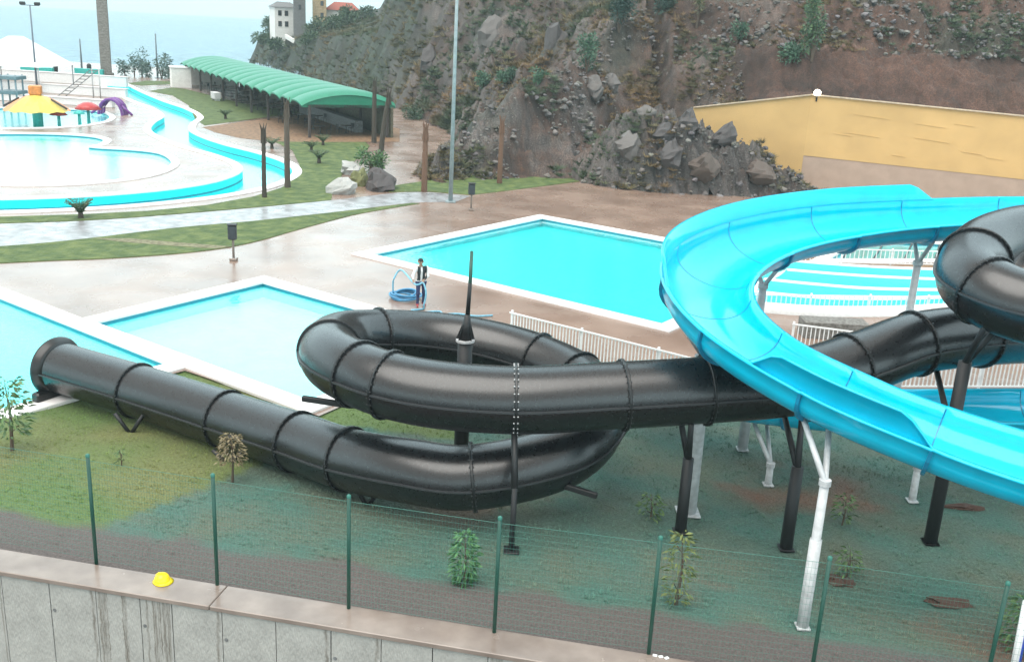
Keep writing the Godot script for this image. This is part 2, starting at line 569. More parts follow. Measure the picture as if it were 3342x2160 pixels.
func _ready() -> void:
	rng.seed = 7
	nz.seed = 2
	nz.frequency = 0.16
	nz.fractal_octaves = 4
	nr.seed = 5
	nr.frequency = 0.075
	nr.fractal_octaves = 4
	nc.seed = 9
	nc.frequency = 0.35
	nc.noise_type = FastNoiseLite.TYPE_CELLULAR
	nc.cellular_return_type = FastNoiseLite.RETURN_DISTANCE2_SUB
	nc.fractal_octaves = 2
	# camera, sky, sun, exposure
	var cam := Camera3D.new()
	cam.name = "camera"
	cam.position = Vector3(0, 10, 0)
	cam.rotation_degrees = Vector3(-17, 0, 3)
	cam.fov = 37.02
	cam.near = 0.1
	cam.far = 6000
	add_child(cam)
	cam.current = true
	var env := Environment.new()
	env.background_mode = Environment.BG_SKY
	var sky := Sky.new()
	var sm := ProceduralSkyMaterial.new()
	sm.sky_top_color = Color(0.86, 0.95, 0.98)
	sm.sky_horizon_color = Color(0.9, 0.99, 1.0)
	sm.ground_horizon_color = Color(0.88, 0.97, 1.0)
	sm.ground_bottom_color = Color(0.5, 0.52, 0.52)
	sm.sky_curve = 0.2
	sm.sun_angle_max = 0.0
	sky.sky_material = sm
	env.sky = sky
	env.tonemap_mode = Environment.TONE_MAPPER_LINEAR
	env.tonemap_exposure = 3.1
	env.sdfgi_enabled = true
	env.ssao_enabled = true
	env.ssil_enabled = true
	env.fog_enabled = true
	env.fog_density = 0.0005
	env.fog_light_color = Color(0.88, 0.98, 1.0)
	var we := WorldEnvironment.new()
	we.name = "environment"
	we.environment = env
	add_child(we)
	var sun := DirectionalLight3D.new()
	sun.name = "sun"
	sun.light_energy = 0.42
	sun.light_angular_distance = 55.0
	sun.light_color = Color(1.0, 0.985, 0.96)
	sun.shadow_enabled = true
	sun.rotation_degrees = Vector3(-66, -32, 0)
	add_child(sun)
	materials()
	setting()
	pools()
	black_slide()
	blue_slides()
	right_side()
	wall_and_fence()
	hillside()
	pavilion()
	play_area()
	headland()
	lawn_things()
	front_plants()
	worker()

# ---------- the setting ----------
func setting() -> void:
	var st := begin()
	quad(st, Vector3(-5000, -7, -4800), Vector3(5000, -7, -4800), Vector3(5000, -7, 60), Vector3(-5000, -7, 60))
	struct(obj("sea", st, M.sea))
	# paved park floor with the basins cut out
	var near := PackedVector2Array([Vector2(-15.07, -19.70), Vector2(-12.33, -23.43), Vector2(-9.44, -26.98), Vector2(-4.95, -24.08)] + [Vector2(-0.96, -30.91), Vector2(-0.05, -31.2), Vector2(5.2, -27.4), Vector2(12, -25.3), Vector2(40, -25), Vector2(75, -25), Vector2(75, -90), Vector2(-4, -100), Vector2(-12, -122), Vector2(-36, -178), Vector2(-100, -192), Vector2(-190, -175), Vector2(-170, -60), Vector2(-60, -24)])
	var pieces := [ccw(near)]
	for h in holes:
		pieces = cut(pieces, h)
	sheet("pavement", pieces, DECK, M.deck)
	st = begin()
	# sea wall under the far edge of the park
	for e in [[Vector2(-12, -122), Vector2(-36, -178)], [Vector2(-36, -178), Vector2(-100, -192)], [Vector2(-100, -192), Vector2(-190, -175)]]:
		quad(st, Vector3(e[0].x, DECK, e[0].y), Vector3(e[1].x, DECK, e[1].y), Vector3(e[1].x, -8, e[1].y), Vector3(e[0].x, -8, e[0].y))
	struct(obj("sea_wall", st, M.concrete))
	# lawns and paths, each a sheet a little above the pavement
	var lawn1 := smooth2([Vector2(-21.33, -37.73), Vector2(-18.85, -38.99), Vector2(-16.92, -39.84), Vector2(-13.98, -41.79), Vector2(-12.19, -44.13), Vector2(-10.66, -47.89), Vector2(-8.84, -52.18), Vector2(-6.93, -55.16), Vector2(-5.74, -56.81)], 4)
	lawn1.append_array(smooth2([Vector2(-6.14, -56.84), Vector2(-9.48, -53.17), Vector2(-13.16, -49.36), Vector2(-15.73, -47.17), Vector2(-17.54, -45.30), Vector2(-19.28, -43.27), Vector2(-20.88, -41.76), Vector2(-22.77, -40.41)], 4))
	sheet("lawn_strip", [ccw(lawn1)], DECK + 0.03, M.lawn, 0.04)
	var path := smooth2([Vector2(-22.81, -40.49), Vector2(-20.91, -41.84), Vector2(-19.32, -43.35), Vector2(-17.57, -45.40), Vector2(-15.76, -47.27), Vector2(-13.19, -49.46), Vector2(-9.50, -53.29), Vector2(-6.16, -56.98), Vector2(-3.73, -58.04)], 4)
	path.append_array(smooth2([Vector2(-2.98, -60.49), Vector2(-5.54, -60.98), Vector2(-7.56, -60.14), Vector2(-10.17, -57.07), Vector2(-14.11, -52.98), Vector2(-17.66, -49.74), Vector2(-20.95, -47.16), Vector2(-25.22, -44.99)], 4))
	sheet("path", [ccw(path)], DECK + 0.012, M.path, 0.02)
	var lawn2 := smooth2([Vector2(-25.27, -45.08), Vector2(-20.99, -47.26), Vector2(-17.70, -49.85), Vector2(-14.14, -53.11), Vector2(-10.80, -56.42)], 4)
	lawn2.append_array(PackedVector2Array([Vector2(-11.42, -60.36), Vector2(-12.08, -67.75), Vector2(-12.39, -75.95), Vector2(-12.66, -83.08), Vector2(-13.43, -85.66), Vector2(-17.79, -83.58), Vector2(-20.44, -82.63), Vector2(-17.89, -77.70), Vector2(-15.55, -69.72), Vector2(-14.56, -64.37), Vector2(-14.46, -59.84), Vector2(-15.20, -56.22), Vector2(-16.86, -52.82), Vector2(-19.02, -50.46), Vector2(-21.61, -48.71), Vector2(-26.03, -46.50)]))
	sheet("lawn", [ccw(lawn2)], DECK + 0.03, M.lawn, 0.04)
	sheet("lawn_upper", [ccw(PackedVector2Array([Vector2(-47.92, -128.75), Vector2(-43.27, -124.00), Vector2(-37.24, -111.80), Vector2(-32.19, -98.24), Vector2(-29.32, -92.17), Vector2(-27.60, -98.10), Vector2(-25.84, -104.69), Vector2(-24.34, -110.10), Vector2(-33.17, -118.11), Vector2(-45.55, -135.63), Vector2(-47.66, -136.74)]))], DECK + 0.03, M.lawn, 0.04)
	sheet("earth_patch", [ccw(PackedVector2Array([Vector2(-29.04, -90.66), Vector2(-27.26, -96.89), Vector2(-24.84, -104.25), Vector2(-21.83, -111.73), Vector2(-12.04, -98.26), Vector2(-10.68, -87.32), Vector2(-17.79, -83.58), Vector2(-20.51, -82.93), Vector2(-23.61, -83.76), Vector2(-26.80, -87.15)]))], DECK + 0.012, M.dirt)
	sheet("lawn_verge", [ccw(PackedVector2Array([Vector2(-7.99, -60.33), Vector2(-5.57, -61.30), Vector2(-3.00, -60.81), Vector2(-0.79, -63.25), Vector2(2.34, -66.90), Vector2(5.51, -70.64), Vector2(2.83, -73.40), Vector2(-1.87, -71.17), Vector2(-6.01, -65.90), Vector2(-8.38, -62.27)]))], DECK + 0.03, M.lawn, 0.04)
	sheet("promenade_lawn", [ccw(PackedVector2Array([Vector2(-55.06, -139.30), Vector2(-52.12, -137.78), Vector2(-49.91, -143.25), Vector2(-50.80, -149.52), Vector2(-55.14, -147.51)]))], DECK + 0.03, M.lawn, 0.04)
	# worn track across the lawn strip
	sheet("worn_track", [ccw(PackedVector2Array([Vector2(-19.02, -43.34), Vector2(-17.53, -43.72), Vector2(-15.09, -43.40), Vector2(-12.70, -43.17), Vector2(-13.29, -42.57), Vector2(-15.62, -42.71), Vector2(-17.61, -42.95)]))], DECK + 0.036, mat(lin(0.24, 0.23, 0.13), 0.85, M.patch, 0.3))
	# bank of lawn, mulch and earth between the retaining wall and the pools
	var x0 := -30.0
	var z0 := -40.0
	var cell := 0.25
	var nx := 300
	var nzz := 108
	var g := begin(true)
	var ids := {}
	var n := 0
	var deck_in := grown(pieces[0] if false else ccw(near), -0.3)
	var keep_out := [ccw(grown(p0, 0.35)), ccw(grown(p1, 0.35))]
	for j in nzz:
		for i in nx:
			var x := x0 + (i + 0.5) * cell
			var z := z0 + (j + 0.5) * cell
			if wall_z(x) - z < -0.1 or Geometry2D.is_point_in_polygon(Vector2(x, z), deck_in):
				continue
			var inside := false
			for k in keep_out:
				inside = inside or Geometry2D.is_point_in_polygon(Vector2(x, z), k)
			if inside:
				continue
			var k4 := [j * 1000 + i, j * 1000 + i + 1, (j + 1) * 1000 + i + 1, (j + 1) * 1000 + i]
			for v in k4:
				if not ids.has(v):
					var vx: float = x0 + (v % 1000) * cell
					var vz: float = z0 + (v / 1000) * cell
					g.set_color(ground_color(vx, vz))
					g.add_vertex(Vector3(vx, bank(vx, vz) + nz.get_noise_2d(vx * 6.0, vz * 6.0) * 0.03 - 0.02, vz))
					ids[v] = n
					n += 1
			for v in [k4[0], k4[1], k4[2], k4[0], k4[2], k4[3]]:
				g.add_index(ids[v])
	struct(obj("ground", g, M.ground))
	# grass and mulch tufts on that bank
	var tuft := begin()
	for k in 6:
		var a := TAU * k / 6.0 + 0.3
		var d := Vector3(cos(a), 0, sin(a))
		var s := Vector3(-d.z, 0, d.x) * 0.009
		tri(tuft, d * 0.02 - s, d * 0.02 + s, d * 0.07 + Vector3(0, 0.065 + 0.03 * (k % 3), 0))
	tuft.generate_normals()
	var mm := MultiMesh.new()
	mm.transform_format = MultiMesh.TRANSFORM_3D
	mm.use_colors = true
	mm.mesh = tuft.commit()
	var places := []
	while places.size() < 24000:
		var x := rng.randf_range(-16, 18)
		var z := rng.randf_range(-33, -13)
		var s := wall_z(x) - z
		if s < 0.4 or (s < 1.8 and rng.randf() < 0.93):
			continue
		if Geometry2D.is_point_in_polygon(Vector2(x, z), keep_out[0]) or Geometry2D.is_point_in_polygon(Vector2(x, z), keep_out[1]):
			continue
		if Geometry2D.is_point_in_polygon(Vector2(x, z), pieces_near):
			continue
		places.append(Vector2(x, z))
	mm.instance_count = places.size()
	for i in places.size():
		var p: Vector2 = places[i]
		var b := Basis(Vector3.UP, rng.randf() * TAU).scaled(Vector3.ONE * rng.randf_range(0.35, 0.8))
		mm.set_instance_transform(i, Transform3D(b, Vector3(p.x, bank(p.x, p.y) - 0.03, p.y)))
		mm.set_instance_color(i, ground_color(p.x, p.y) * rng.randf_range(1.0, 1.6))
	var mi := MultiMeshInstance3D.new()
	mi.name = "grass"
	mi.multimesh = mm
	mi.material_override = mat(Color.WHITE, 0.8, null, 1.0, {"vc": true})
	add_child(mi)
	stuff(mi)
	tag(mi, "short wet grass and seeded mulch on the bank under the slides", "grass")

var p0 := PackedVector2Array()
var p1 := PackedVector2Array()
var p2 := PackedVector2Array()
var round_pool := PackedVector2Array()
var splash_pool := PackedVector2Array()
var river := PackedVector2Array()
var p3 := PackedVector2Array()
var pieces_near := PackedVector2Array()
var holes := []

func _init() -> void:
	p0 = ccw(PackedVector2Array([Vector2(-10.05, -27.39), Vector2(-29.30, -41.72), Vector2(-36.66, -31.01), Vector2(-17.41, -16.67)]))
	p1 = ccw(PackedVector2Array([Vector2(-9.82, -37.28), Vector2(-13.78, -30.96), Vector2(-5.40, -24.95), Vector2(-1.45, -31.26)]))
	p2 = ccw(PackedVector2Array([Vector2(1.35, -54.22), Vector2(-6.49, -43.07), Vector2(5.39, -34.27), Vector2(13.23, -45.41)]))
	p3 = ccw(PackedVector2Array([Vector2(15.11, -47.14), Vector2(18.71, -52.75), Vector2(34, -53), Vector2(34, -47.3), Vector2(22.41, -48.85)]))
	round_pool = ccw(smooth2([Vector2(-33.30, -56.35), Vector2(-29.57, -55.84), Vector2(-26.82, -56.79), Vector2(-24.85, -58.67), Vector2(-23.52, -61.30), Vector2(-23.32, -64.93), Vector2(-24.20, -68.54), Vector2(-26.30, -72.08), Vector2(-28.60, -73.18), Vector2(-30.85, -73.26), Vector2(-32.05, -73.54)] , 3) + smooth2([Vector2(-31.95, -75.29), Vector2(-32.88, -78.18), Vector2(-34.77, -79.83), Vector2(-37.77, -79.98), Vector2(-41.19, -78.55), Vector2(-44.30, -75.66)], 3))
	splash_pool = ccw(smooth2([Vector2(-46.22, -81.50), Vector2(-43.02, -82.14), Vector2(-40.05, -84.14), Vector2(-38.39, -87.01), Vector2(-38.12, -90.91), Vector2(-39.28, -95.23), Vector2(-41.74, -99.20), Vector2(-44.66, -100.52), Vector2(-48.39, -100.21), Vector2(-51.26, -98.25), Vector2(-53.89, -95.38)], 3))
	var rc := catmull([Vector2(-28.11, -49.16), Vector2(-25.44, -50.36), Vector2(-22.63, -52.16), Vector2(-20.25, -54.48), Vector2(-18.43, -57.05), Vector2(-17.09, -60.34), Vector2(-16.71, -64.19), Vector2(-17.21, -67.29), Vector2(-18.71, -70.55), Vector2(-21.43, -74.19), Vector2(-24.57, -77.55), Vector2(-27.88, -81.93), Vector2(-30.67, -86.92), Vector2(-32.46, -92.88), Vector2(-33.82, -99.08), Vector2(-37.46, -106.49), Vector2(-42.63, -114.35), Vector2(-48.90, -124.87), Vector2(-56.10, -137.75)], 5)
	var a := PackedVector2Array()
	var b := PackedVector2Array()
	for i in rc.size():
		var d: Vector2 = (rc[mini(i + 1, rc.size() - 1)] - rc[maxi(i - 1, 0)]).normalized().orthogonal()
		var w := lerpf(1.75, 1.5, float(i) / rc.size())
		a.append(rc[i] + d * w)
		b.append(rc[i] - d * w)
	b.reverse()
	river = ccw(a + b)
	holes = [grown(p0, 0.3), grown(p1, 0.3), grown(p2, 0.3), grown(p3, 0.2), grown(round_pool, 0.2), grown(splash_pool, 0.2), grown(river, 0.2)]
	pieces_near = PackedVector2Array([Vector2(-9.44, -26.98), Vector2(-4.95, -24.08)] + [Vector2(-0.96, -30.91), Vector2(-0.05, -31.2), Vector2(5.2, -27.4), Vector2(12, -25.3), Vector2(40, -25), Vector2(40, -40), Vector2(-20, -40)])

func pools() -> void:
	pool("swimming_pool", "cyan pool at the left edge that the black tube slide empties into", p0, 0.62, 0.45, -0.06, M.aqua, M.aqua_deep)
	pool("children_pool", "pale shallow rectangular pool behind the black tube slide's loop", p1, 0.62, 0.55, -0.06, M.aqua_pale, M.aqua, "", true, 0.006)
	pool("swimming_pool", "bright cyan rectangular pool between the worker and the curved blue slide", p2, 0.62, 0.4, -0.06, M.aqua, M.aqua_deep)
	pool("landing_pool", "cyan pool with lane lines beyond the white slide lanes", p3, 0.6, 1.2, -0.06, M.aqua, M.aqua_deep)
	pool("round_pool", "large pale pool with rounded lobes inside the lazy river", round_pool, 0.55, 0.5, -0.08, M.aqua_pale, M.aqua, "", false)
	pool("splash_pool", "small splash pool around the yellow and orange mushroom shower", splash_pool, 0.5, 0.4, -0.08, M.aqua_mid, M.aqua, "", false)
	pool("lazy_river", "winding lazy river channel with cyan walls around the round pool", river, 0.6, 1.0, -0.5, M.aqua_mid, M.aqua, "", false)

# ---------- slides ----------
func frames(pts: Array) -> Array:
	var out := []
	var len := 0.0
	for i in pts.size():
		var t: Vector3 = (pts[mini(i + 1, pts.size() - 1)] - pts[maxi(i - 1, 0)]).normalized()
		var n := t.cross(Vector3.UP).normalized()
		if i > 0:
			len += pts[i].distance_to(pts[i - 1])
		out.append({"p": pts[i], "t": t, "n": n, "u": n.cross(t).normalized(), "s": len})
	return out

func nearest(fr: Array, p: Vector3) -> int:
	var best := 0
	for i in fr.size():
		if fr[i].p.distance_squared_to(p) < fr[best].p.distance_squared_to(p):
			best = i
	return best

func hoop(st: SurfaceTool, f: Dictionary, prof: Array, sides := 40) -> void:
	# prof: (offset along the axis, radius), closed
	for i in sides:
		var a0 := TAU * i / sides
		var a1 := TAU * (i + 1) / sides
		var d0: Vector3 = f.n * cos(a0) + f.u * sin(a0)
		var d1: Vector3 = f.n * cos(a1) + f.u * sin(a1)
		for k in prof.size():
			var p: Array = prof[k]
			var q: Array = prof[(k + 1) % prof.size()]
			quad(st, f.p + f.t * p[0] + d0 * p[1], f.p + f.t * q[0] + d0 * q[1], f.p + f.t * q[0] + d1 * q[1], f.p + f.t * p[0] + d1 * p[1])

func black_slide() -> void:
	var pts := catmull([Vector3(13.26, 6.05, -22.32), Vector3(11.36, 6.30, -21.35), Vector3(9.78, 6.16, -20.26), Vector3(8.96, 5.83, -19.01), Vector3(9.08, 5.64, -18.12), Vector3(9.98, 5.45, -17.75), Vector3(12.03, 5.05, -18.35), Vector3(14.49, 4.54, -20.29), Vector3(14.57, 4.01, -22.22), Vector3(12.30, 3.99, -21.69), Vector3(10.17, 4.13, -20.69), Vector3(8.53, 4.06, -20.04), Vector3(7.20, 3.76, -19.42), Vector3(5.74, 3.48, -18.81), Vector3(3.88, 3.34, -18.46), Vector3(1.82, 3.21, -18.16), Vector3(0.14, 3.11, -17.97), Vector3(-1.54, 3.11, -18.08), Vector3(-2.80, 3.16, -18.61), Vector3(-3.81, 3.14, -19.86), Vector3(-3.90, 2.89, -21.88), Vector3(-2.53, 2.65, -23.06), Vector3(-0.95, 2.51, -23.23), Vector3(0.64, 2.38, -22.56), Vector3(1.82, 2.21, -21.25), Vector3(1.89, 1.96, -19.82), Vector3(1.10, 1.59, -18.76), Vector3(-0.64, 1.29, -18.25), Vector3(-1.98, 1.22, -18.54), Vector3(-3.37, 1.00, -19.42), Vector3(-4.70, 0.89, -20.43), Vector3(-6.69, 0.79, -21.76), Vector3(-9.40, 0.78, -23.32), Vector3(-11.91, 0.82, -24.59)], 14)
	var fr := frames(pts)
	var R := 0.665
	var t := thing("tube_slide", "long enclosed black tube slide that loops once and ends in the left pool", "water slide", Vector3(-1, 0, -20.8))
	var joints := []
	for p in [Vector3(11.36, 6.30, -21.35), Vector3(9.22, 6.03, -19.70), Vector3(9.01, 5.66, -18.33), Vector3(9.98, 5.45, -17.75), Vector3(13.28, 4.78, -19.32), Vector3(14.57, 4.01, -22.22), Vector3(12.30, 3.99, -21.69), Vector3(10.17, 4.13, -20.69), Vector3(8.53, 4.06, -20.04), Vector3(7.03, 3.74, -19.31), Vector3(3.88, 3.34, -18.46), Vector3(0.14, 3.11, -17.97), Vector3(-2.37, 3.17, -18.30), Vector3(-3.10, 3.21, -18.84), Vector3(-3.96, 3.11, -20.38), Vector3(-3.21, 2.73, -22.67), Vector3(0.64, 2.38, -22.56), Vector3(1.60, 2.21, -21.67), Vector3(1.95, 2.02, -20.04), Vector3(-0.64, 1.29, -18.25), Vector3(-3.32, 0.99, -19.41), Vector3(-4.70, 0.89, -20.43), Vector3(-6.69, 0.79, -21.76), Vector3(-9.40, 0.78, -23.32), Vector3(2.22, 3.31, -18.03)]:
		joints.append(nearest(fr, p))
	joints.append(0)
	joints.append(fr.size() - 1)
	joints.sort()
	var sides := 36
	for k in joints.size() - 1:
		var st := begin(true)
		for i in range(joints[k], joints[k + 1]):
			for j in sides:
				var a0 := TAU * j / sides
				var a1 := TAU * (j + 1) / sides
				var f: Dictionary = fr[i]
				var g: Dictionary = fr[i + 1]
				var p00: Vector3 = f.p + (f.n * cos(a0) + f.u * sin(a0)) * R
				var p01: Vector3 = f.p + (f.n * cos(a1) + f.u * sin(a1)) * R
				var p10: Vector3 = g.p + (g.n * cos(a0) + g.u * sin(a0)) * R
				var p11: Vector3 = g.p + (g.n * cos(a1) + g.u * sin(a1)) * R
				quad(st, p00, p10, p11, p01)
		var seg := obj("tube_segment", st, M.black, t)
		# bolted seam along both sides of the segment
		for side in [0.0, PI]:
			var ss := begin()
			for i in range(joints[k], joints[k + 1]):
				var e := []
				for f in [fr[i], fr[i + 1]]:
					var d: Vector3 = f.n * cos(side) + f.u * sin(side)
					for o in [[R - 0.01, 0.018], [R + 0.045, 0.018], [R + 0.045, -0.018], [R - 0.01, -0.018]]:
						e.append(f.p + d * o[0] + f.u * o[1])
				for q in 3:
					quad(ss, e[q], e[q + 4], e[q + 5], e[q + 1])
			obj("seam", ss, M.seam, seg)
	for k in range(1, joints.size() - 1):
		var st := begin()
		hoop(st, fr[joints[k]], [[-0.03, R - 0.01], [-0.03, R + 0.042], [-0.018, R + 0.056], [0.018, R + 0.056], [0.03, R + 0.042], [0.03, R - 0.01]])
		var fl := obj("flange", st, M.black_rib, t)
		var bs := begin()
		var f: Dictionary = fr[joints[k]]
		for i in 30:
			var a := TAU * (i + 0.5) / 30
			var d: Vector3 = f.n * cos(a) + f.u * sin(a)
			bar(bs, f.p + d * (R + 0.036) - f.t * 0.05, f.p + d * (R + 0.036) + f.t * 0.05, 0.014, 0.014, 6)
		stuff(obj("bolts", bs, M.steel if joints[k] == nearest(fr, Vector3(0.14, 3.11, -17.97)) else M.seam, fl))
	# flared mouth over the pool
	var mouth := begin(true)
	var fe: Dictionary = fr[fr.size() - 1]
	hoop(mouth, fe, [[-0.12, R], [0.0, R + 0.06], [0.1, R + 0.12], [0.16, R + 0.14], [0.19, R + 0.12], [0.15, R + 0.08], [0.05, R - 0.01], [-0.1, R - 0.03]])
	obj("mouth", mouth, M.black_rib, t)
	var cr := begin()
	box(cr, fe.p + fe.t * 0.02 + Vector3(0, -0.66, 0), Vector3(1.7, 0.34, 0.26), Basis(fe.n, fe.u, -fe.t), 0.04)
	obj("cradle", cr, M.black_rib, t)
	# columns with forked arms
	for c in [[Vector3(0.21, 0.30, -17.15), 0.06, [Vector3(0.14, 3.11, -17.97)]], [Vector3(3.70, 0.30, -18.40), 0.12, [Vector3(3.53, 3.32, -18.40)]], [Vector3(5.76, 0.30, -17.90), 0.13, [Vector3(5.74, 3.48, -18.81)]], [Vector3(8.92, 0.30, -18.50), 0.14, [Vector3(9.38, 4.17, -20.28), Vector3(9.16, 5.64, -18.12)]]]:
		var b: Vector3 = c[0]
		b.y = bank(b.x, b.z)
		for hold in c[2]:
			var top: Vector3 = hold + Vector3(0, -R - 0.02, 0)
			var fork := Vector3(b.x, top.y - 0.75, b.z)
			var st := begin(true)
			bar(st, b + Vector3(0, -0.3, 0), fork, c[1], c[1] * 0.92, 14)
			var col := obj("support_column", st, M.steel_dark, t)
			var f: Dictionary = fr[nearest(fr, hold)]
			for s in [-1.0, 1.0]:
				var arm := begin(true)
				bar(arm, fork + Vector3(0, -0.05, 0), top + f.n * 0.42 * s + Vector3(0, 0.16, 0), 0.07, 0.055, 10)
				obj("arm", arm, M.steel_dark, col)
			var plate := begin()
			box(plate, b + Vector3(0, 0.02, 0), Vector3(0.3, 0.04, 0.3), Basis(), 0.01)
			obj("base_plate", plate, M.steel_dark, col)
	# thick centre column with its tapering mast
	var cb := Vector3(-1.02, 3.39, -20.78)
	cb.y = bank(cb.x, cb.z)
	var ctop := Vector3(cb.x, 3.35, cb.z)
	var cs := begin(true)
	bar(cs, cb + Vector3(0, -0.3, 0), ctop, 0.165, 0.165, 20)
	var centre := obj("centre_column", cs, M.steel_dark, t)
	cs = begin()
	bar(cs, ctop, ctop + Vector3(0, 0.05, 0), 0.21, 0.21, 20)
	obj("top_plate", cs, M.steel, centre)
	cs = begin(true)
	bar(cs, ctop + Vector3(0, 0.05, 0), ctop + Vector3(0.03, 0.62, 0), 0.15, 0.06, 14)
	bar(cs, ctop + Vector3(0.03, 0.6, 0), ctop + Vector3(0.06, 1.35, 0.05), 0.05, 0.042, 12)
	obj("mast", cs, M.steel_dark, centre)
	cs = begin(true)
	bar(cs, ctop + Vector3(0.06, 1.33, 0.05), Vector3(-0.97, 5.30, -21.15), 0.042, 0.036, 12)
	obj("mast_tip", cs, M.green_post, centre)
	cs = begin()
	for k in 8:
		var a := TAU * k / 8
		var d := Vector3(cos(a), 0, sin(a))
		tri(cs, ctop + d * 0.21 + Vector3(0, 0.055, 0), ctop + d * 0.08 + Vector3(0, 0.055, 0), ctop + d * 0.09 + Vector3(0.02, 0.42, 0))
	obj("gusset", cs, M.steel_dark, centre)
	for a in [[Vector3(-3.89, 2.79, -21.85), 2.62], [Vector3(0.64, 2.38, -22.56), 2.05], [Vector3(-1.03, 3.04, -18.00), 2.75], [Vector3(1.94, 1.96, -19.82), 1.45], [Vector3(-2.16, 1.24, -18.55), 0.75]]:
		var st := begin(true)
		var e: Vector3 = a[0]
		e.y = a[1] - 0.2
		bar(st, Vector3(cb.x, e.y + 0.25, cb.z), e, 0.06, 0.05, 10)
		obj("arm", st, M.steel_dark, centre)
	# stub brackets that stick out from under the tube
	for p in [[Vector3(-3.78, 2.37, -19.21), Vector3(-4.32, 2.38, -19.32)], [Vector3(1.28, 1.20, -18.22), Vector3(1.88, 1.14, -18.00)]]:
		var st := begin()
		var d: Vector3 = p[1] - p[0]
		var n := d.cross(Vector3.UP).normalized()
		box(st, (p[0] - d.normalized() * 0.55 + p[1]) * 0.5, Vector3(d.length() + 0.55, 0.12, 0.1), Basis(d.normalized(), n.cross(d.normalized()), n), 0.015)
		obj("bracket", st, M.steel_dark, t)
	for p in [Vector3(-2.88, 0.66, -19.00), Vector3(-6.40, 0.26, -20.86), Vector3(-9.26, 0.47, -22.39)]:
		var st := begin(true)
		var b: Vector3 = p
		b.y = bank(b.x, b.z) - 0.1
		for s in [-0.35, 0.35]:
			bar(st, b, Vector3(p.x + s, maxf(b.y + 0.35, p.y + 0.05), p.z), 0.05, 0.05, 8)
		obj("cradle_leg", st, M.steel_dark, t)

# an open trough along banked frames; prof is the inner skin as (across, up), left rim to right rim
func trough(fr: Array, i0: int, i1: int, w: float, depth: float, called: String, parent: Node3D) -> MeshInstance3D:
	var prof := []
	var inner := []
	for k in 17:
		var a := lerpf(-PI / 2, PI / 2, k / 16.0)
		inner.append(Vector2(w * sin(a), -depth * pow(cos(a), 0.75)))
	prof.append(Vector2(-w - 0.11, -0.02))
	prof.append(Vector2(-w - 0.11, 0.02))
	prof.append_array(inner.slice(0, 1).map(func(v): return v + Vector2(0, 0.02)))
	prof.append_array(inner.slice(1, 16))
	prof.append(inner[16] + Vector2(0, 0.02))
	prof.append(Vector2(w + 0.11, 0.02))
	prof.append(Vector2(w + 0.11, -0.02))
	for k in range(16, -1, -1):
		prof.append(inner[k] * Vector2(1.045, 1.0) + Vector2(0, -0.045))
	var st := begin(true)
	for i in range(i0, i1):
		for k in prof.size():
			var p: Vector2 = prof[k]
			var q: Vector2 = prof[(k + 1) % prof.size()]
			var f: Dictionary = fr[i]
			var g: Dictionary = fr[i + 1]
			quad(st, f.p + f.n * p.x + f.u * p.y, g.p + g.n * p.x + g.u * p.y, g.p + g.n * q.x + g.u * q.y, f.p + f.n * q.x + f.u * q.y)
	return obj(called, st, M.blue, parent)

func trough_joint(f: Dictionary, w: float, depth: float, parent: Node3D) -> void:
	var st := begin()
	for k in 16:
		var e := []
		for a in [lerpf(-PI / 2, PI / 2, k / 16.0), lerpf(-PI / 2, PI / 2, (k + 1) / 16.0)]:
			for o in [0.03, 0.11]:
				var v := Vector2((w + o) * sin(a), -(depth + o + 0.02) * pow(maxf(cos(a), 0.0), 0.75))
				e.append(f.p + f.n * v.x + f.u * v.y)
		for s in [-0.03, 0.03]:
			quad(st, e[0] + f.t * s, e[1] + f.t * s, e[3] + f.t * s, e[2] + f.t * s)
		quad(st, e[1] - f.t * 0.03, e[1] + f.t * 0.03, e[3] + f.t * 0.03, e[3] - f.t * 0.03)
	# sealed seam on the inside of the channel
	for k in 16:
		var e := []
		for a in [lerpf(-PI / 2, PI / 2, k / 16.0), lerpf(-PI / 2, PI / 2, (k + 1) / 16.0)]:
			var v := Vector2((w - 0.005) * sin(a), -(depth - 0.006) * pow(maxf(cos(a), 0.0), 0.75))
			for s in [-0.012, 0.012]:
				e.append(f.p + f.n * v.x + f.u * v.y + f.t * s)
		quad(st, e[0], e[1], e[3], e[2])
	obj("joint", st, M.blue_rim, parent)

func guard(fr: Array, i0: int, i1: int, w: float, h: float, parent: Node3D, side := 1.0) -> void:
	var st := begin(true)
	for i in range(i0, i1):
		var e := []
		for k in [i, i + 1]:
			var f: Dictionary = fr[k]
			var hh := h * clampf(minf(k - i0, i1 - k) / 2.5, 0.0, 1.0)
			var lean := 0.05 * hh / h
			for o in [[w - 0.005, 0.0], [w + lean, hh], [w + lean + 0.07, hh], [w + lean + 0.07, hh - 0.035], [w + lean + 0.035, hh - 0.035], [w + 0.03, 0.0]]:
				e.append(f.p + f.n * o[0] * side + f.u * 0.021 + Vector3(0, o[1], 0))
		for q in 5:
			quad(st, e[q], e[q + 6], e[q + 7], e[q + 1])
	obj("splash_guard", st, M.blue, parent)

func banked(raw: Array, n: int) -> Array:
	var p := []
	for r in raw:
		p.append(Vector4(r[0], r[2], r[1], r[3]))
	p = catmull(p, n)
	var pts := []
	for v in p:
		pts.append(Vector3(v.x, v.y, v.z))
	var fr := frames(pts)
	for i in fr.size():
		var a := deg_to_rad(p[i].w)
		var f: Dictionary = fr[i]
		var nn: Vector3 = f.n * cos(a) + f.u * sin(a)
		f.u = f.u * cos(a) - f.n * sin(a)
		f.n = nn
	return fr

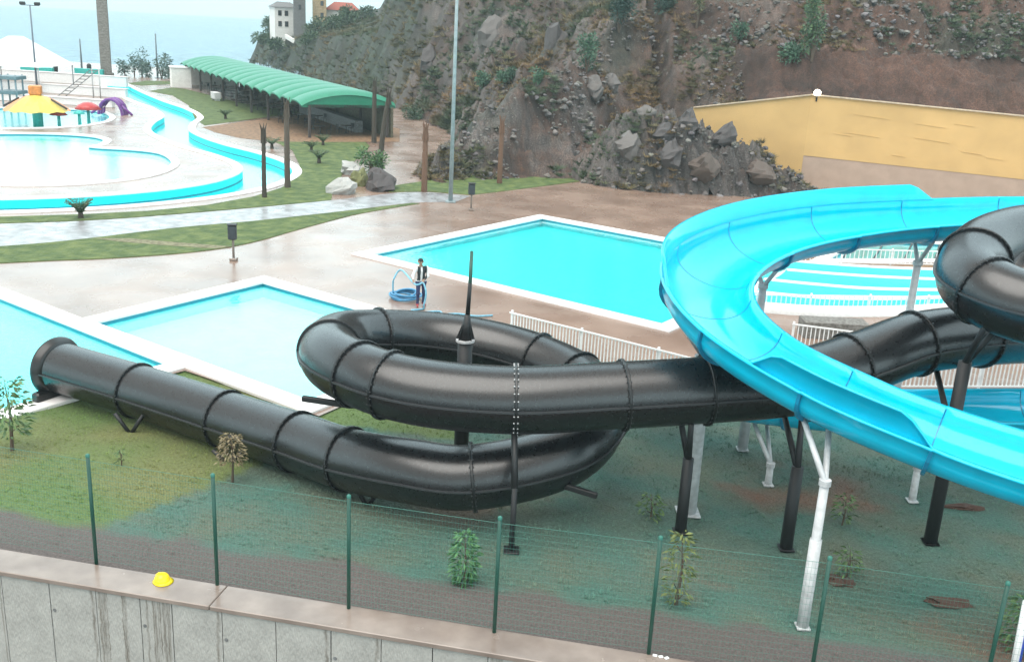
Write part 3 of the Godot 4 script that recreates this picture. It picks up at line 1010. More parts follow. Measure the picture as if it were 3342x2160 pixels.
func y_support(base: Vector3, hold: Vector3, f: Dictionary, r: float, span: float, m: Material, parent: Node3D, sleeve := false) -> void:
	base.y = bank(base.x, base.z) if base.z > -26.0 else DECK
	var fork := Vector3(base.x, hold.y - 0.62, base.z)
	var st := begin(true)
	bar(st, base + Vector3(0, -0.3, 0), fork, r, r * 0.85, 16)
	var col := obj("support_column", st, m, parent)
	if sleeve:
		st = begin(true)
		bar(st, base + Vector3(0, -0.2, 0), base.lerp(fork, 0.62), r * 1.22, r * 1.2, 8)
		obj("sleeve", st, m, col)
	st = begin()
	box(st, base + Vector3(0, 0.02, 0), Vector3(r * 2.6, 0.04, r * 2.6), Basis(), 0.008)
	obj("base_plate", st, m, col)
	st = begin()
	bar(st, fork + Vector3(0, -0.04, 0), fork + Vector3(0, 0.06, 0), r * 1.15, r * 1.15, 12)
	obj("head", st, m, col)
	for s in [-1.0, 1.0]:
		st = begin(true)
		bar(st, fork, hold + f.n * span * s + Vector3(0, 0.12, 0), 0.055, 0.05, 10)
		obj("arm", st, m, col)

func blue_slides() -> void:
	var W := 0.9
	var fr := banked([[19.5, -24.6, 6.6, 4.0], [16.0, -24.9, 6.45, 6.0], [13.0, -25.0, 6.3, 8.0], [10.5, -24.9, 6.1, 9.0], [8.2, -24.4, 5.9, 11.0], [6.0, -23.2, 5.66, 12.0], [4.5, -21.5, 5.38, 12.0], [3.95, -19.5, 5.13, 11.0], [4.4, -17.5, 4.79, 6.0], [5.75, -15.85, 4.42, 0.0], [7.5, -14.8, 4.06, -3.0], [9.3, -13.9, 3.84, -4.0], [11.2, -13.0, 3.65, -3.0], [13.5, -11.8, 3.4, -2.0]], 12)
	var t := thing("open_slide", "bright blue open slide curving round above the black tube slide", "water slide", Vector3(5, 0, -18))
	var cuts := [0, 13, 26, 38, 50, 62, 73, 84, 95, 106, 117, 128, 140, 156]
	for k in cuts.size() - 1:
		trough(fr, cuts[k], mini(cuts[k + 1], fr.size() - 1), W, 0.62, "trough_segment", t)
		if k > 0:
			trough_joint(fr[cuts[k]], W, 0.62, t)
	guard(fr, 34, 86, W, 0.38, t)
	guard(fr, 101, 117, W, 0.42, t)
	# white and dark columns under it
	for c in [[Vector3(5.25, 0.30, -14.82), 106, 0.088, M.steel, true], [Vector3(4.0, 0, -19.35), 88, 0.19, M.steel, false]]:
		var f: Dictionary = fr[c[1]]
		y_support(c[0], f.p - f.u * 0.72, f, c[2], 0.5, c[3], t, c[4])
	for c in [60, 37]:
		var f: Dictionary = fr[c]
		y_support(f.p, f.p - f.u * 0.7, f, 0.11, 0.55, M.steel, t, true)
	# the lower blue slide behind
	var fr2 := banked([[22.0, -20.6, 3.5, 0.0], [17.0, -20.3, 3.1, 0.0], [13.5, -20.4, 2.8, 2.0], [10.5, -20.7, 2.5, 2.0], [8.0, -21.3, 2.2, 0.0], [5.8, -22.3, 1.95, 0.0], [4.2, -23.4, 1.75, 0.0], [3.2, -24.6, 1.6, 0.0]], 10)
	var t2 := thing("open_slide", "lower blue open slide passing beneath the curved one at the right", "water slide", Vector3(9, 0, -21))
	var cuts2 := [0, 14, 26, 36, 46, 58, 70]
	for k in cuts2.size() - 1:
		trough(fr2, cuts2[k], mini(cuts2[k + 1], fr2.size() - 1), W, 0.6, "trough_segment", t2)
		if k > 0:
			trough_joint(fr2[cuts2[k]], W, 0.6, t2)
	guard(fr2, 0, 24, W, 0.35, t2)
	for c in [[Vector3(6.14, 0.30, -21.04), 49], [Vector3(9.30, 0.30, -20.52), 36], [Vector3(13.4, 0, -20.4), 20]]:
		var f: Dictionary = fr2[c[1]]
		y_support(c[0], f.p - f.u * 0.7, f, 0.09, 0.5, M.steel, t2)

# ---------- white railings, slide lanes, building ----------
func railing(label: String, a: Vector3, b: Vector3, h: float, step: float) -> void:
	var t := thing("railing", label, "railing", a, "white picket railings round the slides")
	var d := (b - a)
	var n := int(d.length() / step)
	var u := d.normalized()
	var st := begin()
	box(st, Vector3.ZERO, Vector3(0.035, h - 0.12, 0.025), Basis(u, Vector3.UP, u.cross(Vector3.UP)))
	st.generate_normals()
	var slat := st.commit()
	for i in n + 1:
		var o := obj("picket", slat, M.white, t, true)
		o.position = u * (i * step + 0.03) + Vector3(0, (h - 0.12) * 0.5 + 0.08, 0)
	for y in [0.1, h - 0.06]:
		st = begin()
		box(st, a + d * 0.5 + Vector3(0, y, 0) + u.cross(Vector3.UP) * 0.032, Vector3(d.length() + 0.1, 0.055, 0.035), Basis(u, Vector3.UP, u.cross(Vector3.UP)), 0.006)
		obj("rail", st, M.white, t)
	var posts := maxi(1, int(d.length() / 2.4))
	for i in posts + 1:
		st = begin()
		box(st, a + d * (float(i) / posts) + Vector3(0, h * 0.5 - 0.05, 0) - u.cross(Vector3.UP) * 0.05, Vector3(0.07, h + 0.12, 0.07), Basis(u, Vector3.UP, u.cross(Vector3.UP)), 0.01)
		obj("post", st, M.white, t)

func right_side() -> void:
	railing("white picket railing on the brown deck behind the black tube's straight run", Vector3(-0.05, DECK, -31.28), Vector3(6.6, DECK, -26.5), 1.1, 0.12)
	railing("white picket railing above the lower blue slide at the right edge", Vector3(11.71, 0.03, -28.62), Vector3(17.50, 0.03, -29.49), 1.05, 0.14)
	railing("short white railing seen below the small concrete block", Vector3(9.53, 0.03, -32.21), Vector3(11.80, 0.03, -31.53), 0.95, 0.14)
	railing("white railing along the near side of the slide lanes", Vector3(9.16, 0.03, -36.99), Vector3(18.91, 0.03, -38.48), 0.7, 0.2)
	railing("white railing on the far side of the slide lanes", Vector3(13.08, 0.03, -45.99), Vector3(23.04, 0.03, -47.37), 0.8, 0.22)
	# lanes of the racing slide
	var t := thing("racing_slide", "row of blue slide lanes parted by curved white dividers", "water slide", Vector3(14.95, 0.00, -41.77))
	var lines := [[Vector3(12.07, 0.40, -42.98), Vector3(14.22, 0.40, -42.65), Vector3(16.65, 0.40, -42.55), Vector3(20.08, 0.45, -42.62), Vector3(23.11, 0.60, -42.67)], [Vector3(10.58, 0.40, -40.92), Vector3(12.66, 0.40, -40.47), Vector3(15.13, 0.40, -40.26), Vector3(19.27, 0.45, -40.72), Vector3(22.24, 0.60, -40.90)], [Vector3(9.62, 0.40, -38.70), Vector3(11.21, 0.40, -38.35), Vector3(13.10, 0.40, -38.33), Vector3(15.66, 0.42, -38.77), Vector3(19.34, 0.60, -39.32)], [Vector3(9.50, 0.40, -36.84), Vector3(11.61, 0.40, -36.70), Vector3(14.24, 0.40, -37.15), Vector3(17.04, 0.45, -37.89), Vector3(18.79, 0.60, -38.08)]]
	lines.push_front(lines[0].map(func(v): return v + Vector3(0.4, 0, -2.0)))
	var smooth_lines := []
	for l in lines:
		smooth_lines.append(catmull(l, 6))
	for k in 5:
		var st := begin(true)
		var pts: Array = smooth_lines[k]
		for i in pts.size() - 1:
			var e := []
			for j in [i, i + 1]:
				for o in [[-0.11, -0.38], [-0.11, -0.02], [-0.08, 0.02], [0.08, 0.02], [0.11, -0.02], [0.11, -0.38]]:
					e.append(pts[j] + Vector3(0, o[1], -o[0]))
			for q in 5:
				quad(st, e[q], e[q + 6], e[q + 7], e[q + 1])
		var p0v: Vector3 = pts[0]
		quad(st, p0v + Vector3(0, -0.38, 0.11), p0v + Vector3(0, 0, 0.09), p0v + Vector3(0, 0, -0.09), p0v + Vector3(0, -0.38, -0.11))
		obj("divider", st, M.white, t)
		if k < 4:
			st = begin(true)
			var qts: Array = smooth_lines[k + 1]
			for i in pts.size() - 1:
				for s in 6:
					var f0 := s / 6.0
					var f1 := (s + 1) / 6.0
					var y0 := -0.03 - 0.16 * sin(f0 * PI)
					var y1 := -0.03 - 0.16 * sin(f1 * PI)
					quad(st, pts[i].lerp(qts[i], f0) + Vector3(0, y0, 0), pts[i + 1].lerp(qts[i + 1], f0) + Vector3(0, y0, 0), pts[i + 1].lerp(qts[i + 1], f1) + Vector3(0, y1, 0), pts[i].lerp(qts[i], f1) + Vector3(0, y1, 0))
			obj("lane", st, M.aqua_deep, t)
	# lane lines floating on the landing pool
	var ln := thing("lane_ropes", "thin dark lane lines across the landing pool", "rope", Vector3(19.85, 0.00, -51.39))
	for k in 5:
		var st := begin(true)
		var a := Vector3(16.04, -0.03, -47.77) + Vector3(k * 1.5, 0, 0)
		bar(st, a, a + Vector3(2.6, 0, -5.6), 0.05, 0.05, 6)
		obj("rope", st, M.seam, ln)
	var st := begin()
	box(st, Vector3(11.49, 0.03, -33.63) + Vector3(0, 0.3, -0.4), Vector3(2.3, 0.6, 0.9), Basis(), 0.02)
	tag(obj("concrete_block", st, M.concrete), "low grey concrete block in front of the slide lanes' railing", "block")
	# yellow building
	var K := Vector3(20.3, 0, -72)
	var b := thing("yellow_building", "yellow building with salmon base in front of the earth bank", "building", K)
	var rt := Vector3(46, 0, -67)
	var dr := (rt - K).normalized()
	var nr_ := Vector3(-dr.z, 0, dr.x) * -1.0
	var y_top0 := 6.55
	var y_top1 := 5.55
	var mid0 := 2.32
	var mid1 := 1.35
	var back := Vector3(0.05, 0, -0.45)
	st = begin()
	var q := [K + Vector3(0, mid0, 0), rt + Vector3(0, mid1, 0), rt + Vector3(0, y_top1, 0), K + Vector3(0, y_top0, 0)]
	quad(st, q[0], q[1], q[2], q[3])
	quad(st, q[1], q[1] + back, q[2] + back, q[2])
	obj("wall", st, M.yellow_wall, b)
	st = begin()
	var o := Vector3(0, 0, -0.03)
	quad(st, K + o + Vector3(0, -0.4, 0), rt + o + Vector3(0, -0.4, 0), rt + o + Vector3(0, mid1, 0), K + o + Vector3(0, mid0, 0))
	quad(st, K + o + Vector3(0, mid0, 0), rt + o + Vector3(0, mid1, 0), rt + Vector3(0, mid1, 0), K + Vector3(0, mid0, 0))
	obj("plinth", st, M.salmon_wall, b)
	st = begin()
	var L := Vector3(12.75, 0, -75.9)
	quad(st, K + Vector3(0, -0.3, 0), L + Vector3(0, -0.3, 0), L + Vector3(0, 5.0, 0), K + Vector3(0, y_top0, 0))
	quad(st, L + Vector3(0, -0.3, 0), L + back + Vector3(0, -0.3, 0), L + back + Vector3(0, 5.0, 0), L + Vector3(0, 5.0, 0))
	obj("side_wall", st, M.yellow_wall, b)
	st = begin()
	quad(st, q[3] + Vector3(0, -0.02, 0), q[2] + Vector3(0, -0.02, 0), q[2] + back, q[3] + back)
	quad(st, q[3] + Vector3(0, -0.02, 0), q[3] + back, L + back + Vector3(0, 4.98, 0), L + Vector3(0, 4.98, 0))
	obj("roof", st, M.concrete, b)
	for e in [[q[3], q[2]], [L + Vector3(0, 5.0, 0), q[3]]]:
		st = begin()
		var d: Vector3 = e[1] - e[0]
		var u := d.normalized()
		var n := u.cross(Vector3.UP).normalized()
		box(st, (e[0] + e[1]) * 0.5 + Vector3(0, 0.03, 0), Vector3(d.length(), 0.1, 0.3), Basis(u, n.cross(u), n), 0.015)
		obj("parapet_cap", st, mat(lin(0.62, 0.5, 0.36), 0.7, M.grain, 0.4), b)
	# raised render ridges that catch the light on the walls
	for k in 9:
		st = begin()
		var fx := rng.randf_range(0.06, 0.5)
		var hy := lerpf(3.0, 5.6, rng.randf())
		var wl := rng.randf_range(0.8, 2.6)
		box(st, K + (rt - K) * fx + Vector3(0, hy - fx * 1.0, 0.012), Vector3(wl, 0.05, 0.03), Basis(dr, Vector3.UP, nr_).rotated(Vector3.BACK, -0.09))
		obj("render_ridge", st, M.yellow_wall, b)
	# the lit lamp on the corner
	var lp := thing("wall_lamp", "small lit lamp on top corner of the yellow building", "lamp", Vector3(20.64, 6.74, -71.83))
	st = begin(true)
	lathe(st, lp.position, [[0.0, -0.22], [0.14, -0.19], [0.22, -0.1], [0.25, 0.0], [0.22, 0.12], [0.12, 0.21], [0.0, 0.24]], 14)
	var glow := mat(Color(1, 0.97, 0.9), 0.4)
	glow.emission_enabled = true
	glow.emission = Color(1, 0.95, 0.85)
	glow.emission_energy_multiplier = 4.0
	obj("bulb", st, glow, lp)
	st = begin(true)
	bar(st, lp.position + Vector3(0, -0.6, 0), lp.position + Vector3(0, -0.15, 0), 0.05, 0.07, 10)
	obj("bracket", st, M.steel_dark, lp)
	var om := OmniLight3D.new()
	om.name = "lamp_glow"
	om.light_energy = 1.2
	om.light_size = 0.2
	om.omni_range = 30.0
	om.omni_attenuation = 2.0
	om.shadow_enabled = true
	om.position = Vector3(0, 0, 0)
	lp.add_child(om)

# ---------- retaining wall and mesh fence ----------
func stained(sd: int, drips: int) -> StandardMaterial3D:
	var im := Image.create(128, 256, false, Image.FORMAT_RGB8)
	var n := FastNoiseLite.new()
	n.seed = sd
	n.frequency = 0.03
	n.fractal_octaves = 4
	var rg := RandomNumberGenerator.new()
	rg.seed = sd
	var col := []
	col.resize(128)
	col.fill(0.0)
	var ends := []
	ends.resize(128)
	ends.fill(0.0)
	for k in drips:
		var x := rg.randi_range(6, 120)
		var w := rg.randi_range(2, 9)
		var l := rg.randf_range(40, 250)
		for i in range(-w, w + 1):
			var xi := clampi(x + i, 0, 127)
			col[xi] = maxf(col[xi], (1.0 - absf(i) / (w + 1.0)) * rg.randf_range(0.5, 1.0))
			ends[xi] = maxf(ends[xi], l * (1.0 - 0.6 * absf(i) / (w + 1.0)))
	for y in 256:
		for x in 128:
			var v := 0.32 + n.get_noise_2d(x * 0.4, y * 1.1) * 0.05 + n.get_noise_2d(x * 3.0, y * 8.0) * 0.04
			var c := Color(v, v * 0.97, v * 0.9)
			var wob := int(x + n.get_noise_2d(x * 0.3, y * 2.0) * 5.0)
			wob = clampi(wob, 0, 127)
			if y < ends[wob]:
				c = c.lerp(Color(0.07, 0.05, 0.03), col[wob] * 0.95 * clampf(0.75 + n.get_noise_2d(x * 3.0, y) * 0.8, 0, 1))
			im.set_pixel(x, y, c.linear_to_srgb())
	var m := StandardMaterial3D.new()
	m.albedo_texture = ImageTexture.create_from_image(im)
	m.roughness = 0.8
	m.normal_enabled = true
	m.normal_texture = M.bumpy
	m.normal_scale = 0.4
	return m

func wall_and_fence() -> void:
	var hw := 0.7
	var t := thing("retaining_wall", "long stained concrete retaining wall across the bottom of the view", "wall", Vector3(0, hw, -13.4))
	var a := Vector3(-11.5, hw, wall_z(-11.5))
	var u := Vector3(1, 0, 0.187).normalized()
	var n := Vector3(-u.z, 0, u.x)   # towards the camera
	var b := Basis(u, Vector3.UP, n)
	var thick := 0.62
	# core behind the formed panels
	var st := begin()
	box(st, a + u * 11.0 + n * (thick * 0.5 - 0.04) + Vector3(0, -2.56, 0), Vector3(24.0, 4.88, thick - 0.1), b)
	obj("core", st, M.concrete, t)
	# coping slabs on top
	var along := -1.0
	var k := 0
	while along < 23.0:
		var w := 8.0
		st = begin()
		box(st, a + u * (along + w * 0.5) + n * (thick * 0.5) + Vector3(0, -0.045, 0), Vector3(w - 0.012, 0.09, thick + 0.03), b, 0.012)
		obj("coping", st, M.cap, t)
		along += w
		k += 1
	# face of formed panels, joints set back
	var looks := [stained(1, 0), stained(2, 1), stained(3, 10), stained(4, 1), stained(5, 6), stained(6, 0)]
	var edges := [0.0, 0.95, 1.75, 2.62, 3.1, 4.02, 4.9, 5.72, 6.3, 7.2, 8.15, 9.1, 9.95, 10.8, 11.7, 12.6, 13.5, 14.4, 15.3, 16.2, 17.1, 18.0, 18.9, 19.8, 20.7, 21.6]
	var pick := [0, 1, 3, 1, 0, 3, 4, 2, 1, 0, 3, 1, 0, 0, 4, 1, 3, 0, 1, 3, 2, 0, 1, 3, 0]
	for i in edges.size() - 1:
		st = begin()
		var e0: float = edges[i] + 0.008
		var e1: float = edges[i + 1] - 0.008
		var proud := thick - 0.03 + rng.randf_range(-0.006, 0.006)
		var lo := -4.9
		var c4 := [[e0, lo], [e0, -0.095], [e1, -0.095], [e1, lo]]
		var uv := [Vector2(0, 1), Vector2(0, 0), Vector2(1, 0), Vector2(1, 1)]
		for f in [[0, 1, 2], [0, 2, 3]]:
			for j in f:
				st.set_uv(uv[j])
				st.add_vertex(a + u * c4[j][0] + Vector3(0, c4[j][1], 0) + n * proud)
		for s in [[0, 1], [1, 2], [2, 3]]:
			for j in [[s[0], 0.0], [s[1], 0.0], [s[1], 1.0], [s[0], 0.0], [s[1], 1.0], [s[0], 1.0]]:
				st.set_uv(uv[j[0]])
				st.add_vertex(a + u * c4[j[0]][0] + Vector3(0, c4[j[0]][1], 0) + n * (proud - j[1] * 0.1))
		obj("panel", _tangents(st), looks[pick[i]], t)
		# tie hole plugs
		if i % 2 == 1:
			st = begin()
			var hp := a + u * (e0 + 0.06) + Vector3(0, -0.62, 0) + n * proud
			bar(st, hp - n * 0.02, hp + n * 0.004, 0.035, 0.035, 10)
			obj("tie_plug", st, M.grey_stone, t)
	struct(obj_ground_front())
	# mesh fence: green posts with wire between
	var bases := [Vector2(-7.05, -15.32), Vector2(-4.78, -14.83), Vector2(-2.45, -14.33), Vector2(-0.02, -13.87), Vector2(2.43, -13.51), Vector2(4.90, -13.16), Vector2(7.33, -12.70)]
	bases.push_front(bases[0] * 2.0 - bases[1])
	bases.append(bases[7] * 2.0 - bases[6])
	var f := thing("mesh_fence", "green wire mesh fence with round posts along the wall top", "fence", Vector3(0, hw, -13.8))
	for i in bases.size():
		var p := Vector3(bases[i].x, hw, bases[i].y) + n * 0.07
		st = begin(true)
		bar(st, p + Vector3(0, -0.2, 0), p + Vector3(0, 2.05, 0), 0.032, 0.032, 12)
		var post := obj("post", st, M.green_post, f)
		st = begin(true)
		lathe(st, p + Vector3(0, 2.05, 0), [[0.036, -0.03], [0.036, 0.01], [0.02, 0.025], [0.0, 0.03]], 10)
		obj("cap", st, M.green_wire, post)
		if i == 0:
			continue
		var q := Vector3(bases[i - 1].x, hw, bases[i - 1].y) + n * 0.07
		var d := p - q
		st = begin()
		for y in range(0, 19):
			var r := 0.0022 if y < 18 else 0.004
			bar(st, q + Vector3(0, 0.08 + y * 0.104, 0), p + Vector3(0, 0.08 + y * 0.104, 0), r, r, 3, false)
		var m := int(d.length() / 0.052)
		for x in m:
			bar(st, q + d * ((x + 0.5) / m) + Vector3(0, 0.06, 0), q + d * ((x + 0.5) / m) + Vector3(0, 1.96, 0), 0.0016, 0.0016, 3, false)
		stuff(obj("wire_mesh", st, M.green_wire, f))
	# yellow hard hat left on the wall
	var hp := Vector3(-5.74, 0.70, -14.78)
	var h := thing("hard_hat", "yellow hard hat lying on the wall's coping", "helmet", hp)
	st = begin(true)
	lathe(st, hp, [[0.135, 0.012], [0.13, 0.045], [0.118, 0.085], [0.09, 0.125], [0.05, 0.148], [0.0, 0.155]], 24)
	var hat := mat(lin(0.85, 0.62, 0.01), 0.3)
	obj("shell", st, hat, h)
	st = begin(true)
	for i in 24:
		var a0 := TAU * i / 24
		var a1 := TAU * (i + 1) / 24
		var r0 := 0.16 + 0.045 * maxf(0.0, cos(a0 - 0.6))
		var r1 := 0.16 + 0.045 * maxf(0.0, cos(a1 - 0.6))
		quad(st, hp + Vector3(cos(a0) * 0.125, 0.022, sin(a0) * 0.125), hp + Vector3(cos(a1) * 0.125, 0.022, sin(a1) * 0.125), hp + Vector3(cos(a1) * r1, 0.008, sin(a1) * r1), hp + Vector3(cos(a0) * r0, 0.008, sin(a0) * r0))
		quad(st, hp + Vector3(cos(a0) * r0, 0.008, sin(a0) * r0), hp + Vector3(cos(a1) * r1, 0.008, sin(a1) * r1), hp + Vector3(cos(a1) * 0.125, 0.002, sin(a1) * 0.125), hp + Vector3(cos(a0) * 0.125, 0.002, sin(a0) * 0.125))
	obj("brim", st, hat, h)
	st = begin(true)
	tube(st, [hp + Vector3(-0.1, 0.115, 0), hp + Vector3(-0.05, 0.153, 0), hp + Vector3(0.0, 0.162, 0), hp + Vector3(0.05, 0.153, 0), hp + Vector3(0.1, 0.115, 0)], [0.012, 0.016, 0.016, 0.016, 0.012], 8)
	obj("crest", st, hat, h)
	# blue and white pole at the right edge
	st = begin(true)
	var bp := Vector3(8.29, 0.30, -13.62)
	var bt := Vector3(8.35, 1.77, -13.80)
	bar(st, bp, bt, 0.06, 0.06, 12)
	var bpole := thing("striped_pole", "slanting white pole with blue stripe at bottom right corner", "pole", bp)
	obj("pole", st, M.white, bpole)
	st = begin(true)
	var bo := Vector3(0.05, 0, 0.028)
	bar(st, bp + bo, bt + bo, 0.03, 0.03, 10)
	obj("stripe", st, mat(lin(0.02, 0.05, 0.35), 0.4), bpole)
	# scrap of white paper on the coping
	st = begin()
	var sp := Vector3(2.61, 0.70, -13.37)
	for i in 3:
		box(st, sp + u * (0.09 * i - 0.1) + Vector3(0, 0.012, 0.01 * i), Vector3(0.07, 0.02, 0.05), b.rotated(Vector3.UP, 0.4 * i), 0.004)
	tag(obj("litter", st, M.white), "bits of white litter on the wall's coping at the bottom", "litter")

func _tangents(st: SurfaceTool) -> ArrayMesh:
	st.generate_normals()
	st.generate_tangents()
	return st.commit()

func obj_ground_front() -> MeshInstance3D:
	var st := begin()
	quad(st, Vector3(-40, -3.4, -22), Vector3(40, -3.4, -6), Vector3(40, -3.4, 20), Vector3(-40, -3.4, 20))
	return obj("lower_ground", st, mat(lin(0.1, 0.1, 0.1), 0.8, M.patch, 0.3))

# ---------- hillside ----------
# where a line of sight from the viewpoint's height, of bearing q and slope e, first meets the hill
func stand(q: float, e: float) -> Vector3:
	var z := -58.0
	while z > -300.0:
		var h := hill(q * -z, z)
		if h > 10.0 + e * -z:
			return Vector3(q * -z, h, z)
		z -= 0.3
	return Vector3(q * 90.0, 5.0, -90.0)

func rock_mesh(sd: int, rough: float, rings := 9, segs := 14) -> ArrayMesh:
	var n := FastNoiseLite.new()
	n.seed = sd
	n.frequency = 0.9
	n.fractal_octaves = 3
	var st := begin()
	var p := []
	for i in rings + 1:
		var row := []
		for j in segs:
			var th := PI * i / rings
			var ph := TAU * j / segs
			var d := Vector3(sin(th) * cos(ph), cos(th), sin(th) * sin(ph))
			var r := 1.0 + n.get_noise_3dv(d * 1.3) * rough
			var v := d * r
			# knock flat faces off the lump
			for k in 6:
				var fn := Vector3(sin(k * 2.1 + sd), cos(k * 1.7 + sd * 0.5), sin(k * 3.3 + sd * 2.0)).normalized()
				var over := v.dot(fn) - 0.72
				if over > 0.0:
					v -= fn * over * 0.85
			row.append(v)
		p.append(row)
	for i in rings:
		for j in segs:
			var k := (j + 1) % segs
			quad(st, p[i][j], p[i + 1][j], p[i + 1][k], p[i][k])
	st.generate_normals()
	return st.commit()

func boulder(label: String, at: Vector3, size: Vector3, m: Material, sd: int, group := "") -> void:
	var o := obj("boulder", rock_mesh(sd, 0.7), m)
	o.position = at
	o.scale = size
	o.rotation.y = sd * 1.3
	tag(o, label, "rock", group)

func hillside() -> void:
	hill_patch("hill", -13.0, 62.0, -112.0, -59.0, 0.17, M.rock)
	hill_patch("headland", -78.0, 30.0, -330.0, -110.0, 0.7, M.rock)
	# loose stones strewn over the slope, far too many to count
	var rocks := [rock_mesh(3, 1.1, 4, 5), rock_mesh(8, 1.2, 4, 6)]
	for v in 2:
		var mm := MultiMesh.new()
		mm.transform_format = MultiMesh.TRANSFORM_3D
		mm.use_colors = true
		mm.mesh = rocks[v]
		var list := []
		var tries := 0
		while list.size() < 6000 and tries < 26000:
			tries += 1
			var x := rng.randf_range(-6, 50)
			var z := rng.randf_range(-98, -62)
			if nz.get_noise_2d(x * 0.45 + 200.0 * v, z * 0.45) < 0.06:
				continue
			var h := hill(x, z)
			if h < 0.0 or (x > 17.0 and h < 9.6 and z < -71.0):
				continue
			list.append(Vector3(x, h, z))
		mm.instance_count = list.size()
		for i in list.size():
			var s := 0.05 + 0.24 * pow(rng.randf(), 4.0)
			mm.set_instance_transform(i, Transform3D(Basis.from_euler(Vector3(rng.randf() * 6, rng.randf() * 6, rng.randf() * 6)).scaled(Vector3(s, s * 0.75, s)), list[i] - Vector3(0, s * 0.25, 0)))
			var g := rng.randf_range(0.06, 0.17)
			mm.set_instance_color(i, Color(g, g * rng.randf_range(0.88, 0.98), g * rng.randf_range(0.78, 0.98)))
		var mi := MultiMeshInstance3D.new()
		mi.name = numbered("rubble")
		mi.multimesh = mm
		mi.material_override = mat(Color.WHITE, 0.75, null, 1.0, {"vc": true})
		add_child(mi)
		stuff(mi)
		tag(mi, ["grey rubble strewn over the hillside", "brown loose stones lying between the hillside rubble"][v], "rubble")
	# low dry scrub, one mass
	var tuft := begin()
	for k in 22:
		var d := Vector3(rng.randfn(), absf(rng.randfn()) * 0.9 + 0.2, rng.randfn()).normalized()
		var s := d.cross(Vector3(rng.randf(), rng.randf(), rng.randf())).normalized() * 0.05
		var b := Vector3(rng.randf() - 0.5, 0, rng.randf() - 0.5) * 0.3
		tri(tuft, b - s, b + s, b + d * rng.randf_range(0.5, 1.0))
	tuft.generate_normals()
	var tm := MultiMesh.new()
	tm.transform_format = MultiMesh.TRANSFORM_3D
	tm.use_colors = true
	tm.mesh = tuft.commit()
	var spots := []
	for i in 38000:
		var x := rng.randf_range(-10, 55)
		var z := rng.randf_range(-104, -62)
		if i > 26000:
			var seg := rng.randi_range(1, 4)
			var fa := foot[seg]
			var fb := foot[seg + 1]
			var nn := (fb - fa).normalized().orthogonal() * -1.0
			var pp := fa.lerp(fb, rng.randf()) - nn * 18.0 * pow(rng.randf(), 1.5) * (-1.0 if hill((fa.lerp(fb, 0.5) - nn * 5.0).x, (fa.lerp(fb, 0.5) - nn * 5.0).y) < 0.5 else 1.0)
			x = pp.x
			z = pp.y
		var h := hill(x, z)
		if h < 0.1 or (x > 17.0 and h < 9.6 and z > -110.0 and z < -71.5) or nz.get_noise_2d(x * 0.7, z * 0.7 + 90.0) < (0.0 if z > -95 else -0.35):
			continue
		spots.append(Vector3(x, h - 0.05, z))
	tm.instance_count = spots.size()
	for i in spots.size():
		var s := rng.randf_range(0.25, 0.8) * (1.0 if spots[i].z > -100 else 1.7)
		tm.set_instance_transform(i, Transform3D(Basis(Vector3.UP, rng.randf() * TAU).scaled(Vector3(s, s * 0.8, s)), spots[i]))
		var k := nz.get_noise_2d(spots[i].x * 0.4 + 30.0, spots[i].z * 0.4)
		var c := Color(0.2, 0.13, 0.06).lerp(Color(0.07, 0.1, 0.055), clampf(k * 2.0 + 0.45, 0, 1) if spots[i].z > -110 else clampf(k + 0.8, 0, 1))
		tm.set_instance_color(i, c * rng.randf_range(0.6, 1.3))
	var si := MultiMeshInstance3D.new()
	si.name = "scrub"
	si.multimesh = tm
	si.material_override = mat(Color.WHITE, 0.8, null, 1.0, {"vc": true, "back": Color(0.2, 0.2, 0.1)})
	add_child(si)
	stuff(si)
	tag(si, "low dry scrub and weeds growing over the hill and headland", "scrub")
	# boulders one can pick out
	var gs := "large rocks on the hillside"
	var pale := mat(lin(0.17, 0.155, 0.148), 0.7, M.fine, 0.8, {"normal": M.bumpy, "ns": 1.2, "world": false})
	var darkr := mat(lin(0.1, 0.09, 0.09), 0.75, M.fine, 0.8, {"normal": M.bumpy, "ns": 1.4, "world": false})
	var brown := mat(lin(0.12, 0.09, 0.075), 0.75, M.fine, 0.8, {"normal": M.bumpy, "ns": 1.4, "world": false})
	boulder("pale slab of rock leaning on the slope below the tall green shrub", stand(0.0694, -0.0561), Vector3(0.9, 1.0, 0.7), pale, 4, gs)
	boulder("smaller pale rock just right of the leaning slab", stand(0.0858, -0.0491), Vector3(0.7, 0.75, 0.6), pale, 7, gs)
	boulder("broad grey rock on top of the knoll beside the yellow building", stand(0.1200, -0.0764), Vector3(0.9, 0.75, 0.8), pale, 11, gs)
	boulder("grey rock hanging over the dark hollow in the knoll", stand(0.1408, -0.0942), Vector3(0.85, 0.75, 0.8), darkr, 13, gs)
	boulder("rounded grey rock touching the yellow wall's left end", stand(0.1632, -0.0825), Vector3(0.8, 1.0, 0.8), darkr, 17, gs)
	boulder("jagged dark rock below the middle of the yellow side wall", stand(0.2028, -0.0931), Vector3(0.85, 0.85, 0.8), darkr, 19, gs)
	boulder("grey rock nearest to the yellow building's corner", stand(0.2512, -0.1033), Vector3(1.0, 0.9, 0.9), darkr, 23, gs)
	boulder("brown rock at the foot of the knoll above the brown deck", stand(0.1849, -0.1260), Vector3(1.0, 0.9, 0.9), brown, 29, gs)
	boulder("brown rock at the knoll's foot close to the building's plinth", stand(0.2418, -0.1317), Vector3(1.1, 0.9, 0.9), brown, 31, gs)
	boulder("dark sloping rock on the hill above the green pavilion's near end", stand(-0.0941, -0.0378), Vector3(1.6, 2.0, 1.2), darkr, 37, gs)
